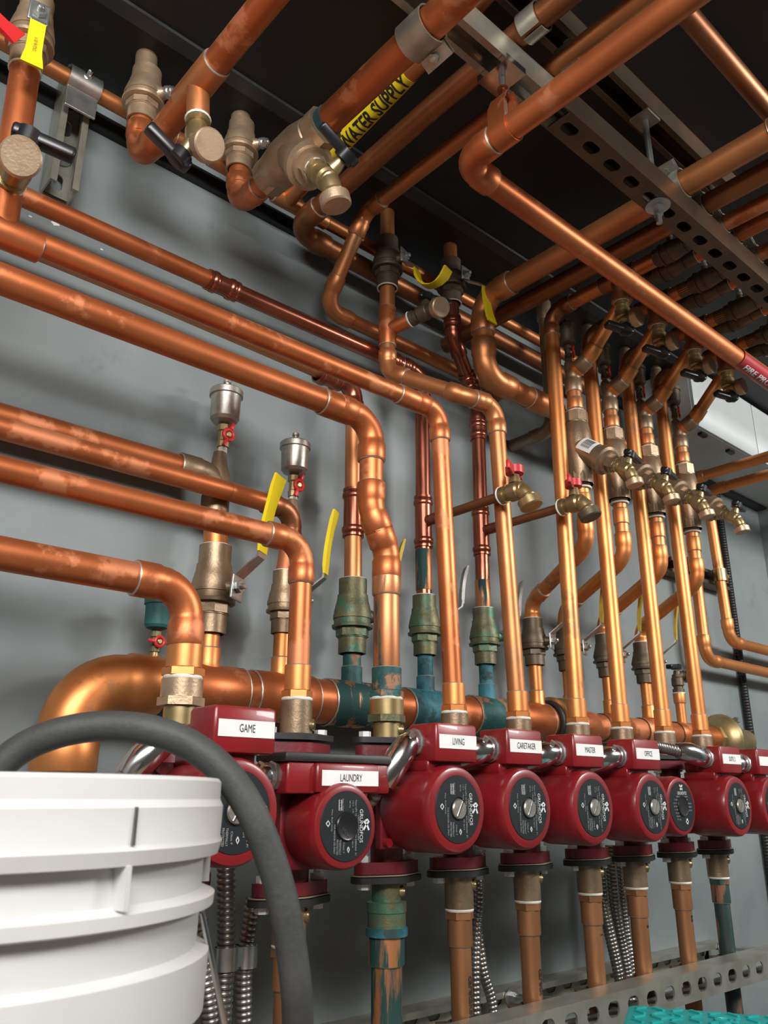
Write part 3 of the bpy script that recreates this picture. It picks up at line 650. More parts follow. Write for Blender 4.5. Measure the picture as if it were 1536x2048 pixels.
def nameplate(root, fc, R, plug='steel', upright=False, cap_text=False):
    """round black plate on the motor end with white print; fc = centre of the end face"""
    F = V((0, -1, 0))
    pl = MB().lathe(fc-F*.002, F, [(0, R), (.0028, R), (.0034, R*.985), (.0036, R*.36), (.0026, R*.34)], 40).build('name_plate', 'plate_black', root, 30)
    f = fc+F*.0017
    x = V((1, 0, 0)); z = V((0, 0, 1))
    def T(s, u, v, h, w, rot=True, nm='printed_line'):
        # u right, v up in units of R
        c = f+x*(u*R)+z*(v*R)
        mm = 'white_ink' if nm == 'printed_name' else 'faint_ink'; h *= 1 if nm == 'printed_name' else .85
        if rot: text(s, nm, c, (0, 0, -1), (1, 0, 0), h*R, mm, pl, maxw=w*R)
        else: text(s, nm, c, (1, 0, 0), (0, 0, 1), h*R, mm, pl, maxw=w*R)
    def line(a, b, wd): 
        a = f+x*a[0]*R+z*a[1]*R; b = f+x*b[0]*R+z*b[1]*R; d = (b-a).normalized(); n_ = d.cross(V((0, -1, 0)))
        return [a+n_*wd*R, b+n_*wd*R, b-n_*wd*R, a-n_*wd*R]
    def stroke(pts, wd, nm='printed_logo'):
        up_ = []; dn = []
        for k, p in enumerate(pts):
            a = V(pts[max(k-1, 0)]+(0,)); b = V(pts[min(k+1, len(pts)-1)]+(0,)); d = (b-a).normalized(); n_ = V((-d.y, d.x, 0))*wd
            up_.append((p[0]+n_.x, p[1]+n_.y)); dn.append((p[0]-n_.x, p[1]-n_.y))
        rg = [[f+x*a[0]*R+z*a[1]*R, f+x*b[0]*R+z*b[1]*R, f+x*b[0]*R+z*b[1]*R-EY*.0004, f+x*a[0]*R+z*a[1]*R-EY*.0004] for a, b in zip(up_, dn)]
        MB().loft(rg).build(nm, 'white_ink', pl, flat=True)
    if not upright:
        T('GRUNDFOS', .55, .0, .13, .95, nm='printed_name')
        stroke([(.66, .13), (.80, .0), (.86, -.13)], .03); stroke([(.64, -.12), (.74, .0), (.86, .12), (.80, .17), (.72, .14)], .03)
        T('CIRCULATING PUMP', .44, -.05, .06, .72)
        T('Type UPS 15-58 F', .34, .42, .07, .66); T('P/N 59896343  P1', .34, -.52, .07, .62)
        T('115 V   1 Phase', .22, .50, .06, .46); T('60 Hz', .10, .62, .06, .2); T('PC 0614', .22, -.45, .06, .3)
        T('Amp | Watt', -.17, .60, .06, .36); T('.75 | 80', -.27, .60, .06, .34); T('Class F', -.12, -.60, .07, .3)
        T('THERMALLY', -.26, -.58, .08, .42); T('PROTECTED', -.37, -.58, .08, .42)
        T('FOR INDOOR USE ONLY', -.48, -.35, .07, .80); T('Max. fluid temp.', -.58, .16, .06, .62)
        stroke([(-.22, .75), (-.22, .44)], .008); stroke([(-.32, .75), (-.32, .44)], .008)
        stroke([(-.80, .08), (-.72, .16), (-.66, .08), (-.72, .0), (-.80, .08)], .015)
        stroke([(.06, -.58), (.10, -.66), (.06, -.74), (.02, -.66), (.06, -.58)], .012)
    else:
        T('GRUNDFOS', .05, .52, .13, .75, False, 'printed_name')
        stroke([(-.08, .86), (.02, .76), (.12, .66)], .035); stroke([(-.06, .66), (.04, .76), (.14, .86)], .035)
        T('CIRCULATING PUMP', .02, .38, .07, .95, False); T('Type UPS 15-58', -.1, .26, .06, 1.1, False)
        for k, s_ in enumerate(('115 V', '60 Hz', '1 Ph', '10 uF', 'Class F', 'TF 110')): T(s_, -.60+.04*k, .12-.13*k, .07, .3, False)
        for k, s_ in enumerate(('HIGH', 'MED', 'LOW')): T(s_, .58, .10-.14*k, .07, .32, False)
        stroke([(.25, -.50), (.25, -.72)], .05); stroke([(.15, -.62), (.35, -.62)], .04)
    if plug == 'steel':
        pg = MB().lathe(f, F, [(0, R*.30), (.0015, R*.30), (.003, R*.27), (.0031, 0)], 24).build('vent_screw', 'nickel', pl, 30)
        a = V((.5, 0, .86)); MB().box(f+F*.0033, (R*.5, .0012, .0018), (a, F, a.cross(F))).build('screw_slot', 'chrome', pg, flat=True)
    else:
        pg = MB().lathe(f-F*.002, F, [(0, R*.42), (.0032, R*.42), (.0044, R*.39), (.0038, R*.35), (.0038, 0)], 28).build('plug_cap', 'black_plastic', pl, 30)
        if cap_text: text('VALVE', 'raised_word', f+F*.0020+x*(-.10*R)+z*(-.18*R), V((.62, 0, -.78)), V((.78, 0, .62)), R*.10, 'zinc_dark', pl, maxw=R*.4)
    return pl
def pump(i):
    n = PN[i]; x = XP[i]; o = V((x, PR, PZ-(.0085 if i == 1 else 0))); hl = .0065 if i == 1 else 0; big = i == 1; short = i == 6
    where = {6: 'short red circulator pump with upright name plate between the OFFICE and SUITE 2 pumps', 8: 'red circulator pump at the right edge beyond the SUITE 2 pump'}
    t = thing('circulator_pump', where.get(i, 'red circulator pump labelled %s' % n), 'pump', o-EZ*.083, 'red circulator pumps in a row')
    D = .100 if big or short else .127; R = .0455 if big else (.047 if short else .0505)
    F = V((0, -1, 0))
    # casting: volute, necks, flanges
    MB().lathe(o+EY*.034, F, [(0, .02), (.004, .036), (.018, .046), (.042, .048), (.056, .045), (.062, .04)], 28).build('volute', 'red_cast', t, 40)
    for s in (1, -1): MB().lathe(o+EZ*.028*s, EZ*s, [(0, .026), (.02, .021), (.042+hl, .0205)], 20).build('neck', 'red_cast', t, 40)
    ov = oval(.038, .0125, .027)
    for s in (1, -1):
        MB().prism(ov, o+EZ*s*(.070+hl), EX, EY, EZ, -.007, .007).build('flange', 'red_cast', t, 40)
        for sx in (1, -1):
            b = o+EX*sx*.038
            MB().lathe(b+EZ*s*(.063+hl), -EZ*s, [(0, .0080), (.007, .0080), (.007, .0042), (.018, .0042)], 6).build('flange_bolt', 'nut_zinc', t, 20)
            MB().lathe(b+EZ*s*(.0875+hl), EZ*s, [(0, .0080), (.007, .0080)], 6).build('bolt_head', 'nut_zinc', t, 20)
    # motor
    oc = o.copy()
    if big: o = o-EZ*.008
    MB().box(o+F*.036, (.094, .012, .094), bev=.006).build('motor_flange', 'red_cast', t, 40)
    for sx in (1, -1):
        for sz in (1, -1): MB().lathe(o+F*.042+EX*sx*.039+EZ*sz*.039, F, [(0, .0055), (.007, .0055), (.007, .003)], 12).build('motor_screw', 'red_paint', t, 30)
    MB().lathe(o, F, [(.030, .034), (.040, R*.93), (.052, R*1.0), (D-.012, R*1.0), (D-.005, R*.985), (D-.0012, R*.94), (D, R*.88), (D, R*.76)], 44).build('motor_housing', 'red_paint', t, 30)
    nameplate(t, o+F*(D-.0005), R*(.80 if big else .76) if not short else R*.82, 'steel' if not (big or short) else 'cap', short, big)
    # terminal box
    if big:
        MB().box(o+EX*.004+EZ*.050+F*.060, (.150, .050, .034), bev=.004).build('terminal_box', 'red_paint', t, 40)
        MB().box(o+EX*.010+EZ*.050+F*.064, (.092, .056, .032), bev=.004).build('box_front', 'red_paint', t, 40)
        MB().box(o+EX*.012+EZ*.036+F*.064, (.060, .048, .016), bev=.003).build('box_neck', 'red_paint', t, 40)
        MB().box(o+EX*.002+EZ*.0715+F*.058, (.154, .060, .010), bev=.003).build('box_lid', 'black_dirty', t, 40)
        c = o+EX*.012+EZ*.050+F*.092; ww, hh = .082, .0165
    elif not short:
        MB().box(o+EX*.011+EZ*.077+F*.094, (.074, .050, .046), bev=.004).build('terminal_box', 'red_paint', t, 40)
        MB().box(o+EX*.006+EZ*.070+F*.060, (.058, .030, .030), bev=.004).build('box_back', 'red_paint', t, 40)
        MB().box(o+EX*.004+EZ*.050+F*.074, (.060, .060, .014), bev=.003).build('box_neck', 'red_paint', t, 40)
        c = o+EX*.012+EZ*.078+F*.119; ww, hh = .066, .0165
    if not short:
        lb = MB().box(c+F*.0004, (ww, .0008, hh)).build('name_sticker', 'sticker', t, flat=True)
        if n: text(n, 'sticker_lettering', c+F*.0008, EX, EZ, hh*.48, 'ink', lb, .62)
    return t
for i in range(9): pump(i)

# ---- isolation flanges above and below every pump
def iso_flange(i, up):
    x = XP[i]; s = 1 if up else -1; o = V((x, PR, PZ+s*(.0795+(.0065 if i == 1 else 0))-(.0085 if i == 1 else 0))); n = PN[i] or 'short stubby'; d = EZ*s
    if i == 8: n = 'far right'
    t = thing('isolation_flange', 'bronze isolation flange with slotted screw %s the %s pump' % ('above' if up else 'below', n), 'flange', o if up else o-EZ*.05, 'isolation flanges %s the pumps' % ('above' if up else 'below'))
    ov = oval(.040, .0145, .0295)
    if not up: MB().prism(ov, o+d*-.001, EX, EY, EZ, -.0006, .0006).build('paper_gasket', 'cork', t, 40)
    MB().prism(oval(.040, .0150, .031), o+d*.0042, EX, EY, EZ, -.0036, .0036).build('flange_plate', 'gasket', t, 40)
    big = i in (0, 2)
    m = 'bronze'
    if big and up:
        MB().lathe(o+d*.008, d, [(0, .0185), (.020, .0185), (.021, .0170)], 24).build('barrel', 'brass', t, 30)
        MB().lathe(o+d*.028, d, [(0, .0185), (.001, .0260), (.010, .0260), (.011, .0225)], 6).build('union_nut', 'bronze_pink' if i == 0 else 'bronze_green', t, 20)
        MB().lathe(o+d*.038, d, [(0, .0232), (.020, .0232), (.021, .020)], 24).build('union_body', 'bronze_pink' if i == 0 else 'brass', t, 30)
        tz = .060
    elif i == 2:
        MB().lathe(o+d*.008, d, [(0, .019), (.022, .019), (.023, .0250), (.034, .0250), (.035, .0240), (.056, .0240), (.057, .021)], 24).build('barrel', 'bronze_green', t, 25)
        tz = .058
    else:
        mm = 'bronze'
        MB().lathe(o+d*.008, d, [(0, .0190), (.001, .0198), (.040, .0195), (.0415, .0182)], 24).build('barrel', mm, t, 30)
        tz = .050
    sdir = V((.62, -.78, 0))
    MB().lathe(o+d*.019+sdir*.016, sdir, [(0, .0072), (.006, .0072), (.0062, .0052), (.0075, .0050)], 16).build('screw_boss', 'brass', t, 30)
    MB().lathe(o+d*.019+sdir*.023, sdir, [(0, .0030), (.0012, .0030)], 8).build('slotted_screw', 'bronze_dark', t, 30)
    MB().torus(o+d*tz, EZ, .0170 if not big else .0195, .0026).build('thread_tape', 'tape', t)
    return o+d*(tz+.001)

SW = ('copper',)*9
# ---- pump risers
tops = {}
for i in range(9):
    tops[i] = iso_flange(i, True); 
bots = {i: iso_flange(i, False) for i in range(9)}
rr = [.0175, .0143, .0175, .0143, .0143, .0143, .0140, .0140, .0140]
def riser(i, nodes, m, em=None, **k):
    p = tops[i]; nodes = [p]+[V(q) for q in nodes]
    t = run(k.pop('label'), nodes, rr[i], m, em, **k)
    adapter(t, p, EZ, rr[i], 'copper_bright' if i not in (2,) else 'patina'); return t
x = XP[0]; t = riser(0, [(x-.002, PR, 1.580), (X0, PR, 1.583)], 'copper', label='copper pipe rising from the GAME pump and turning left', sock=1.7)
x = XP[1]; t = riser(1, [(x, PR, 1.668), (X0, PR, 1.668)], 'copper', label='copper pipe rising from the LAUNDRY pump and turning left under the yellow lever', sock=1.7)
x = XP[2]; t = riser(2, [(x, PR, 1.682), (x-.030, PR, 1.745), (x-.030, PR, 1.884), (X0, PR, 1.879)], 'copper', label='thick copper pipe from the LIVING pump with a kinked offset and blue green stains', sock=1.6)
sleeve(t, (x, PR, 1.575), EZ, .0175, .155, 'copper_drip', 1.02, 'stained_section', False)
sleeve(t, (x, PR, 1.640), EZ, .0175, .04, 'copper_drip', 1.15, 'stained_coupling')
sleeve(t, (.655, PR, 1.883), EX, .0175, .045, 'copper', 1.12)
x = XP[3]; t = riser(3, [(x-.018, PR, 1.947), (X0, PR, 1.938)], 'copper', label='copper pipe rising from the CARETAKER pump and turning left as the second long pipe', sock=1.6)
sleeve(t, (.80, PR, 1.946), EX, .0143, .04, 'copper', 1.12)
sleeve(t, (.185, PR, 1.939), EX, .0143, .085, 'copper', 1.22, 'tee')
h3 = V((.883, -.098, 0))
x = XP[4]; t = riser(4, [(x-.020, PR, 2.003), (.952, -.231, 2.000), (h3.x, h3.y, 2.080), (h3.x, h3.y, 2.265)], 'copper_tan', label='copper pipe from the MASTER pump bending back and up to the ceiling valve', sock=1.5)
sleeve(t, (h3.x, h3.y, 2.172), EZ, .0143, .080, 'copper', 1.13, 'tee')
branch(t, (h3.x, h3.y, 2.165), (.25, -.95, .12), .0110, .050, 'copper')
drain('bronze drain tap with black handle on the tee of the MASTER ceiling drop', V((h3.x, h3.y, 2.165))+V((.25, -.95, .12)).normalized()*.050, (.25, -.95, .12), (-.15, -.9, -.35), (.25, .0, 1), (.8, -.5, -.25), 1.2, 'bronze_dark', 'black_plastic', 'bronze_pink')
FZ = 2.272; FL = ('OFFICE', 'short', 'SUITE 2', 'far right')
for k in range(4):
    i = 5+k; x = XP[i]; xt = x+(.012, .006, .004, .0)[k]
    riser(i, [(xt, PR, FZ), (xt, -.50, FZ)], 'copper_bright', 'copper_brown', label='tall straight copper pipe from the %s pump turning into an overhead pipe' % FL[k], sock=1.5)
    vy = -.52
    ball_valve('dark bronze ball valve on the overhead pipe from the %s pump' % FL[k], (xt, vy+.018, FZ), (0, -1, 0), (0, 0, 1), .0115, 'bronze_dark', L=.105, group='overhead ball valves', short=True)
    run('overhead copper pipe beyond the dark valve in line with the %s pump' % FL[k], [(xt, vy-.03, FZ), (xt, Y0, FZ)], .0135, 'copper', group='overhead pipes over the right strut')
    # drain hanging under a tee
    tt = thing('drain_tee', 'copper tee with a short drop under the overhead pipe from the %s pump' % FL[k], 'tee', (xt, -.395, FZ-.05))
    sleeve(tt, (xt, -.395, FZ), EY, .0143, .075, 'copper_brown', 1.12, 'tee')
    MB().lathe((xt, -.395, FZ-.008), -EZ, [(0, .0165), (.010, .0150), (.034, .0145), (.035, .0185), (.044, .0185), (.045, .0150)], 18).build('drop', 'copper_brown', tt, 30)
    drain('brass drain tap with black handle hanging from the overhead pipe of the %s pump' % FL[k], (xt, -.395, FZ-.052), -EZ, (.05, -1, -.05), (-.1, -.1, -1), (-.85, .3, .1), 1.15, 'brass', 'black_plastic', 'bronze_pink', 'drain taps hanging overhead')
# ---- lower pipes
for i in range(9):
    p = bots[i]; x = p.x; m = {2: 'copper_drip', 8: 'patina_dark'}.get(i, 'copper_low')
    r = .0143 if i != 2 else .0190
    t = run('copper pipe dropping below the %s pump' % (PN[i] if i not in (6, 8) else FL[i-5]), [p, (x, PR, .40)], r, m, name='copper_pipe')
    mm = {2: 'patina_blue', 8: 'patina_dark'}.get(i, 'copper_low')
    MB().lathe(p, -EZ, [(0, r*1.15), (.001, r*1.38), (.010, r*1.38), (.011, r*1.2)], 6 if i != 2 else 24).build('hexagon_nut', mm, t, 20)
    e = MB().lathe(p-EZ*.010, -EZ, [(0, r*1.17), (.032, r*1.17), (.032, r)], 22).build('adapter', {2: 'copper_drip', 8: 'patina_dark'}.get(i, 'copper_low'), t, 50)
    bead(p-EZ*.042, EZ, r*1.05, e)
    # marker writing on the pipes
    wr = {3: 'caretaker', 4: 'caretk', 5: 'l', 6: 's', 7: 's2'}.get(i)
    if wr:
        a = V((.20, -.98, 0)); c = V((x, PR, 0))+a*r+EZ*(1.150 if i > 4 else 1.105)
        text(wr, 'marker_writing', c, (0, 0, -1), EZ.cross(a)*1.0, .0095, 'ink', t, 0.95, bend=r)

# ================================================================== overhead and ceiling pipes
GC = 'ball valves below the ceiling'
# top left drop into the second long pipe
TX = .179
run('thick copper drop pipe at the top left joining the second long pipe', [(TX, PR, 2.175), (TX+.006, PR, 1.945)], .0168, 'copper')
run('copper pipe stub from the ceiling above the top left yellow lever valve', [(TX-.004, PR, ZC), (TX-.002, PR, 2.268)], .0172, 'copper_tan', name='pipe_stub')
vt, gt = ball_valve('large bronze ball valve with bright yellow lever at the top left corner', (TX, PR, 2.222), (0, 0, -1), (-.12, -.99, 0), .0155, 'bronze_pink', L=.112, group=GC, bend=.010, LL=.074)
if gt[0]: text('600 WOG', 'lever_print', V(vt.location)*0+V((TX, PR, 2.222))+V((-.12, -.99, 0))*.056-EZ*.066, (0, 0, -1), (.99, -.12, 0), .004, 'ink', gt[0], .8)
run('copper drop pipe at the left edge beside the red lever', [(.086, PR, ZC), (.086, PR, 1.985), (X0, PR, 1.985)], .0172, 'copper')
ball_valve('bronze ball valve with red lever cut off by the left edge', (.086, PR, 2.190), (0, 0, -1), (.15, -.98, 0), .0155, 'bronze_pink', L=.11, group=GC, bend=.012, LL=.046, grip='red_plastic', tilt=-1.15)
drain('bronze drain tap with black handle and round copper cap on the top left drop', (TX+.004, PR-.012, 1.998), (-.10, -.98, -.12), (-.20, -.80, -.55), (.10, -.15, 1), (1, -.25, -.1), 1.35, 'brass', 'black_plastic', 'bronze_pink')
# h1: valve, elbow, pipe toward the room with drain
X_1 = .372
run('copper stub at the ceiling above the left bare stemmed valve', [(X_1-.004, -.115, ZC), (X_1-.003, -.115, 2.395)], .0165, 'bronze_pink', name='pipe_stub')
ball_valve('bronze valve with bare chrome stem below the ceiling, left of two', (X_1, -.115, 2.352), (0, 0, 1), (.55, -.83, .1), .0175, 'bronze_pink', L=.098, group=GC, short=True)
t = run('copper pipe bending from the left ceiling valve overhead toward the room', [(X_1, -.115, 2.31), (X_1+.003, -.115, 2.233), (.377, -.30, 2.246), (.378, Y0, 2.262)], .0178, 'copper', sock=1.3, rb=1.05)
sleeve(t, (.377, -.290, 2.246), EY, .0178, .085, 'copper_tan', 1.13, 'tee')
branch(t, (.377, -.285, 2.240), (.02, -.10, -1), .0130, .058, 'copper_tan')
drain('bronze drain tap with black bar handle hanging from the left overhead pipe', V((.378, -.291, 2.183)), (.02, -.10, -1), (.0, -.88, -.45), (-.45, .25, -.85), (-1, .1, .2), 1.35, 'brass', 'black_plastic', 'bronze_pink')
# h2: valve, elbow, big strainer, pipe toward the room
X_2 = .547
run('copper stub at the ceiling above the right bare stemmed valve', [(X_2-.006, -.11, ZC), (X_2-.005, -.11, 2.41)], .0165, 'bronze_pink', name='pipe_stub')
ball_valve('bronze valve with bare chrome stem below the ceiling, right of two', (X_2-.003, -.11, 2.368), (0, 0, 1), (.55, -.83, .1), .0170, 'bronze_pink', L=.096, group=GC, short=True)
run('short copper bend between the right ceiling valve and the large strainer', [(X_2-.002, -.11, 2.325), (X_2, -.11, 2.249), (X_2+.003, -.20, 2.252)], .0170, 'copper', sock=1.2, rb=1.05)
SR, e = y_strainer('large bronze y strainer overhead with embossed cap', (X_2+.004, -.262, 2.255), (0, -1, 0), (.05, -.62, -.78), .0195, 'bronze_pink', .145, bl=.066)
drain('bronze drain tap with black handle under the large overhead strainer', e-V((.05, -.62, -.78)).normalized()*.004, (.05, -.62, -.78), (.25, -.10, -1), (.30, -.75, .60), (-.9, .25, .2), 1.4, 'brass', 'black_plastic', 'bronze_pink')
t = run('thick copper pipe overhead running from the large strainer toward the room', [(.551, -.325, 2.258), (.553, Y0, 2.268)], .0208, 'copper')
sleeve(t, (.551, -.338, 2.258), EY, .0208, .018, 'patina_blue', 1.06, 'stained_ring', False)
pipe_clamp('zinc two piece clamp on the thick overhead pipe at the top', (.5515, -.530, 2.2588), EY, .0208, (.85, 0, -.5), 'zinc', w=.042)
# pipe along the top of the wall, with the labelled pipe joining it
t = run('thin copper pipe running along the top of the wall under the ceiling', [(X0, -.064, 2.362), (1.60, -.062, 2.364)], .0125, 'copper_tan')
for x in (.43, .535, .74): sleeve(t, (x, -.063, 2.362), EX, .0125, .04, 'copper_tan', 1.12)
sleeve(t, (.672, -.063, 2.362), EX, .0125, .055, 'copper_tan', 1.25, 'tee')
LR = .0150
l0 = V((.672, -.07, 2.362)); l1 = V((.507, Y0, 2.362)); ld = (l1-l0).normalized()
def lx(y): return l0+(l1-l0)*((y-l0.y)/(l1.y-l0.y))
lp = run('copper pipe carrying the yellow WATER SUPPLY marker', [l0, l1], LR, 'copper_tan')
ya = atZ(676, 285, 2.362).y; yb = atZ(812, 140, 2.362).y; nrm = V((-.22, 0, -.97)); nrm = (nrm-ld*nrm.dot(ld)).normalized(); up = nrm.cross(ld)
ma = lx(ya+.03); ml_ = (lx(yb)-ma).length
mk = MB().lathe(ma, ld, [(0, LR), (0, LR+.0005), (ml_, LR+.0005), (ml_, LR)], 28, cap=False).build('yellow_marker', 'yellow_tape', lp, 50)
text('WATER SUPPLY', 'marker_lettering', lx((ya+yb)/2-.004)+nrm*(LR+.0005), ld, up, .0240, 'ink', mk, maxw=(ya-yb)*.93, bend=LR+.0005)
# dark thick pipe
run('dark thick copper pipe turning from the wall to overhead beside the WATER SUPPLY pipe', [(1.62, -.050, 2.314), (.700, -.050, 2.322), (.706, -.40, 2.345), (.706, Y0, 2.345)], .0175, 'copper_brown', rb=1.1)
# pipe with the slanting drop
t = run('brown copper pipe dropping at a slant from overhead then following the wall', [(1.27, -.002, 2.19), (1.27, -.050, 2.19), (.772, -.050, 2.188), (.780, -.155, 2.340), (.787, Y0, 2.345)], .0135, 'copper_tan', rb=1.2, sock=2.0)
# ceiling drops with yellow hooked and straight levers
for (hx_, hy_, z0, z1, lab, hk) in ((h3.x, h3.y, 2.262, 2.36, 'hooked yellow lever', True), (h4.x, h4.y, 2.296, 2.385, 'straight yellow lever hanging down', False)):
    run('copper stub from the ceiling above the valve with the %s' % lab, [(hx_, hy_, ZC), (hx_, hy_, z1)], .0140, 'copper_tan', name='pipe_stub')
    ball_valve('dark bronze ceiling ball valve with %s' % lab, (hx_, hy_, (z0+z1)/2), (0, 0, -1), (.25, -.97, 0) if hk else (.05, -1, 0), .0165, 'bronze_dark', L=z1-z0+.012, group=GC, bend=.026 if hk else .046, LL=.085, hook=hk)
# lower front pipe with hanger and red marker
FR = .0175; FX = .690; FY = -.471
fp = run('copper pipe nearest the camera overhead, turning along the room with a red marker', [(FX, Y0, 2.18), (FX, FY, 2.18), (X1-.002, FY+.004, 2.18)], FR, 'copper', rb=.8, sock=1.6)
n6 = V((0, -.62, -.78)).normalized(); xa = atZ(1452, 722, 2.18).x
m6 = MB().lathe((xa, FY, 2.18), EX, [(0, FR), (0, FR+.0005), (.34, FR+.0005), (.34, FR)], 28, cap=False).build('red_marker', 'red_tape', fp, 50)
yl = MB()
rg = []
for k in range(9):
    a = math.radians(-70+100*k/8); u = V((0, -math.sin(a+.9), math.cos(a+.9)))
    rg.append([V((xa, FY, 2.18))+u*(FR+.0006), V((xa, FY, 2.18))+u*(FR+.0009), V((xa+.34, FY, 2.18))+u*(FR+.0009), V((xa+.34, FY, 2.18))+u*(FR+.0006)])
yl.loft(rg).build('yellow_stripe', 'copper_bright', m6, 60)
n7 = V((0, -.30, -.95)).normalized()
text('FIRE PROTECTION', 'marker_lettering', V((xa+.135, FY+.001, 2.18))+n7*(FR+.0006), EX, n7.cross(EX), .013, 'white_ink', m6, maxw=.23, bend=FR+.0006)
# strap hanger
hg = thing('pipe_hanger', 'copper strap hanger on a threaded rod holding the nearest overhead pipe', 'hanger', (FX, -.530, 2.16))
rg = []; q = []
for k in range(13):
    a = math.radians(-205+230*k/12); q.append(V((FX+(FR+.001)*math.cos(a), 0, 2.18+(FR+.001)*math.sin(a))))
q = [V((FX-.004, 0, 2.240)), V((FX-.010, 0, 2.232)), V((FX-.017, 0, 2.212))]+q+[V((FX+.017, 0, 2.212)), V((FX+.010, 0, 2.232)), V((FX+.004, 0, 2.240))]
cc = V((FX, 0, 2.19))
rg = [[V((p.x, -.560, p.z)), V((p.x, -.532, p.z)), V((p.x, -.532, p.z))+(p-cc).normalized()*.0018, V((p.x, -.560, p.z))+(p-cc).normalized()*.0018] for p in q]
MB().loft(rg).build('strap', 'copper', hg, 40)
MB().lathe((FX, -.546, 2.234), EZ, [(0, .008), (.004, .008), (.006, .0065), (.016, .006), (.017, .008), (.020, .0075)], 16).build('swivel_nut', 'copper_red', hg, 30)
MB().cyl((FX, -.546, 2.205), (FX, -.546, 2.30), .0045, 12).build('threaded_rod', 'steel', hg)
MB().box((FX, -.545, 2.278), (.040, .052, .010)).build('square_washer', 'chrome', hg, flat=True)
# corner pipe higher up at the right
run('copper pipe high at the top right running toward the far wall', [(.812, -.735, 2.352), (X1-.002, -.733, 2.352)], .0145, 'copper_brown')
# thick bronze coloured pipe with the vertical drop
t = run('thick tan copper pipe overhead dropping down and following the wall', [(1.066, Y0, 2.279), (1.070, -.170, 2.279), (1.070, -.167, 2.110), (1.30, -.165, 2.112)], .0206, 'copper_tan', rb=1.05, sock=1.6)
run('thin copper pipe continuing right from the thick tan drop', [(1.30, -.165, 2.112), (1.60, -.165, 2.108)], .0115, 'copper_tan')
sleeve(t, (1.235, -.165, 2.112), EX, .0206, .06, 'copper_tan', 1.1)
sleeve(t, (1.068, -.78, 2.279), EY, .0206, .07, 'copper_tan', 1.1)
run('brown copper pipe overhead right of the thick tan pipe, meeting the wall', [(1.140, -.002, 2.278), (1.136, Y0, 2.276)], .0170, 'copper_brown')
for k, x in enumerate((1.345, 1.520, 1.680, 1.825)):
    t = run('bronze drop from the ceiling behind the dark air vent above the %s strainer' % RL[k], [(x, -.117, ZC), (x, -.117, 2.10), (x, -.004, 2.10)], .0135, 'bronze', group='ceiling drops at the right')
    sleeve(t, (x, -.117, 2.395), EZ, .0135, .045, 'bronze', 1.2)
# struts overhead
channel('open zinc strut overhead holding the strap hanger', (.44, -.545, 2.325), (.795, -.545, 2.325), (0, 0, -1), 'zinc')
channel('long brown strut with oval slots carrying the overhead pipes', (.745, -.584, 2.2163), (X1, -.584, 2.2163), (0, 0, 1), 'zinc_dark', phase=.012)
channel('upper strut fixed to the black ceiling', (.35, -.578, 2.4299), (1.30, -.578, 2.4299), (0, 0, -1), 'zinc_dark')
rd = thing('threaded_rod', 'threaded steel rod with washer and nut through the slotted brown strut', 'rod', (1.010, -.584, 2.185))
MB().cyl((1.010, -.582, 2.184), (1.010, -.580, 2.425), .0048, 12).build('rod', 'steel', rd)
MB().lathe((1.010, -.583, 2.2160), -EZ, [(0, .019), (.0018, .019)], 24).build('washer', 'steel', rd, 30)
MB().lathe((1.010, -.583, 2.2140), -EZ, [(0, .0085), (.008, .0085), (.0081, .0075), (.015, .0075)], 6).build('nut', 'steel', rd, 20)
MB().box((1.010, -.580, 2.386), (.036, .034, .005)).build('square_washer', 'zinc', rd, flat=True)
ST = 2.2577
for k, (x, r, z, lab) in enumerate(((1.067, .0206, 2.279, 'thick tan overhead pipe'), (1.1365, .0170, 2.276, 'brown overhead pipe'), (XP[5]+.012, .0135, FZ, 'overhead pipe from the OFFICE pump'), (XR[0], .0135, RZ, 'overhead pipe of the first strainer'), (XP[6]+.006, .0135, FZ, 'overhead pipe of the short pump'), (XR[1], .0135, RZ, 'overhead pipe of the second strainer'), (XP[7]+.004, .0135, FZ, 'overhead pipe from the SUITE 2 pump'))):
    pipe_clamp('zinc clamp on the slotted strut holding the %s' % lab, (x, -.590, z), EY, r, (-.75, 0, .65), 'zinc', group='clamps on the slotted strut', w=.030)
pipe_clamp('zinc clamp holding the brown pipe under the upper ceiling strut', (.706, -.592, 2.345), EY, .0175, (.3, 0, .95), 'zinc', w=.03, ear=.012)
pipe_clamp('zinc clamp holding the slanting drop pipe under the upper ceiling strut', (.786, -.592, 2.345), EY, .0135, (.3, 0, .95), 'zinc', w=.03, ear=.012)
# wall strut at the top left with its clamp
channel('short zinc strut fixed upright to the wall at the upper left', (.296, -.0122, 2.186), (.296, -.0122, 2.398), (0, -1, 0), 'zinc', phase=.004)
wc = thing('wall_clamp', 'zinc clamp holding the thin top pipe on the short upright strut', 'clamp', (.296, -.08, 2.33))
rg = []
for k in range(15):
    a = math.radians(-10+200*k/14); u = V((0, -math.sin(a), math.cos(a)))
    rg.append([V((.272, -.064, 2.362))+u*.0185, V((.272, -.064, 2.362))+u*.0205, V((.320, -.064, 2.362))+u*.0205, V((.320, -.064, 2.362))+u*.0185])
MB().loft(rg).build('strap', 'steel', wc, 40)
MB().box((.296, -.070, 2.330), (.046, .004, .045), bev=.001).build('strap_leg', 'steel', wc, flat=True)
MB().lathe((.296, -.082, 2.366), (0, -1, .2), [(0, .006), (.005, .006), (.005, .004), (.012, .004), (.013, .002)], 6).build('bolt', 'chrome', wc, 20)
MB().lathe((.296, -.016, 2.262), (0, -1, 0), [(0, .016), (.003, .016), (.003, .004), (.004, .004)], 20).build('screw_plate', 'steel', wc, 30)

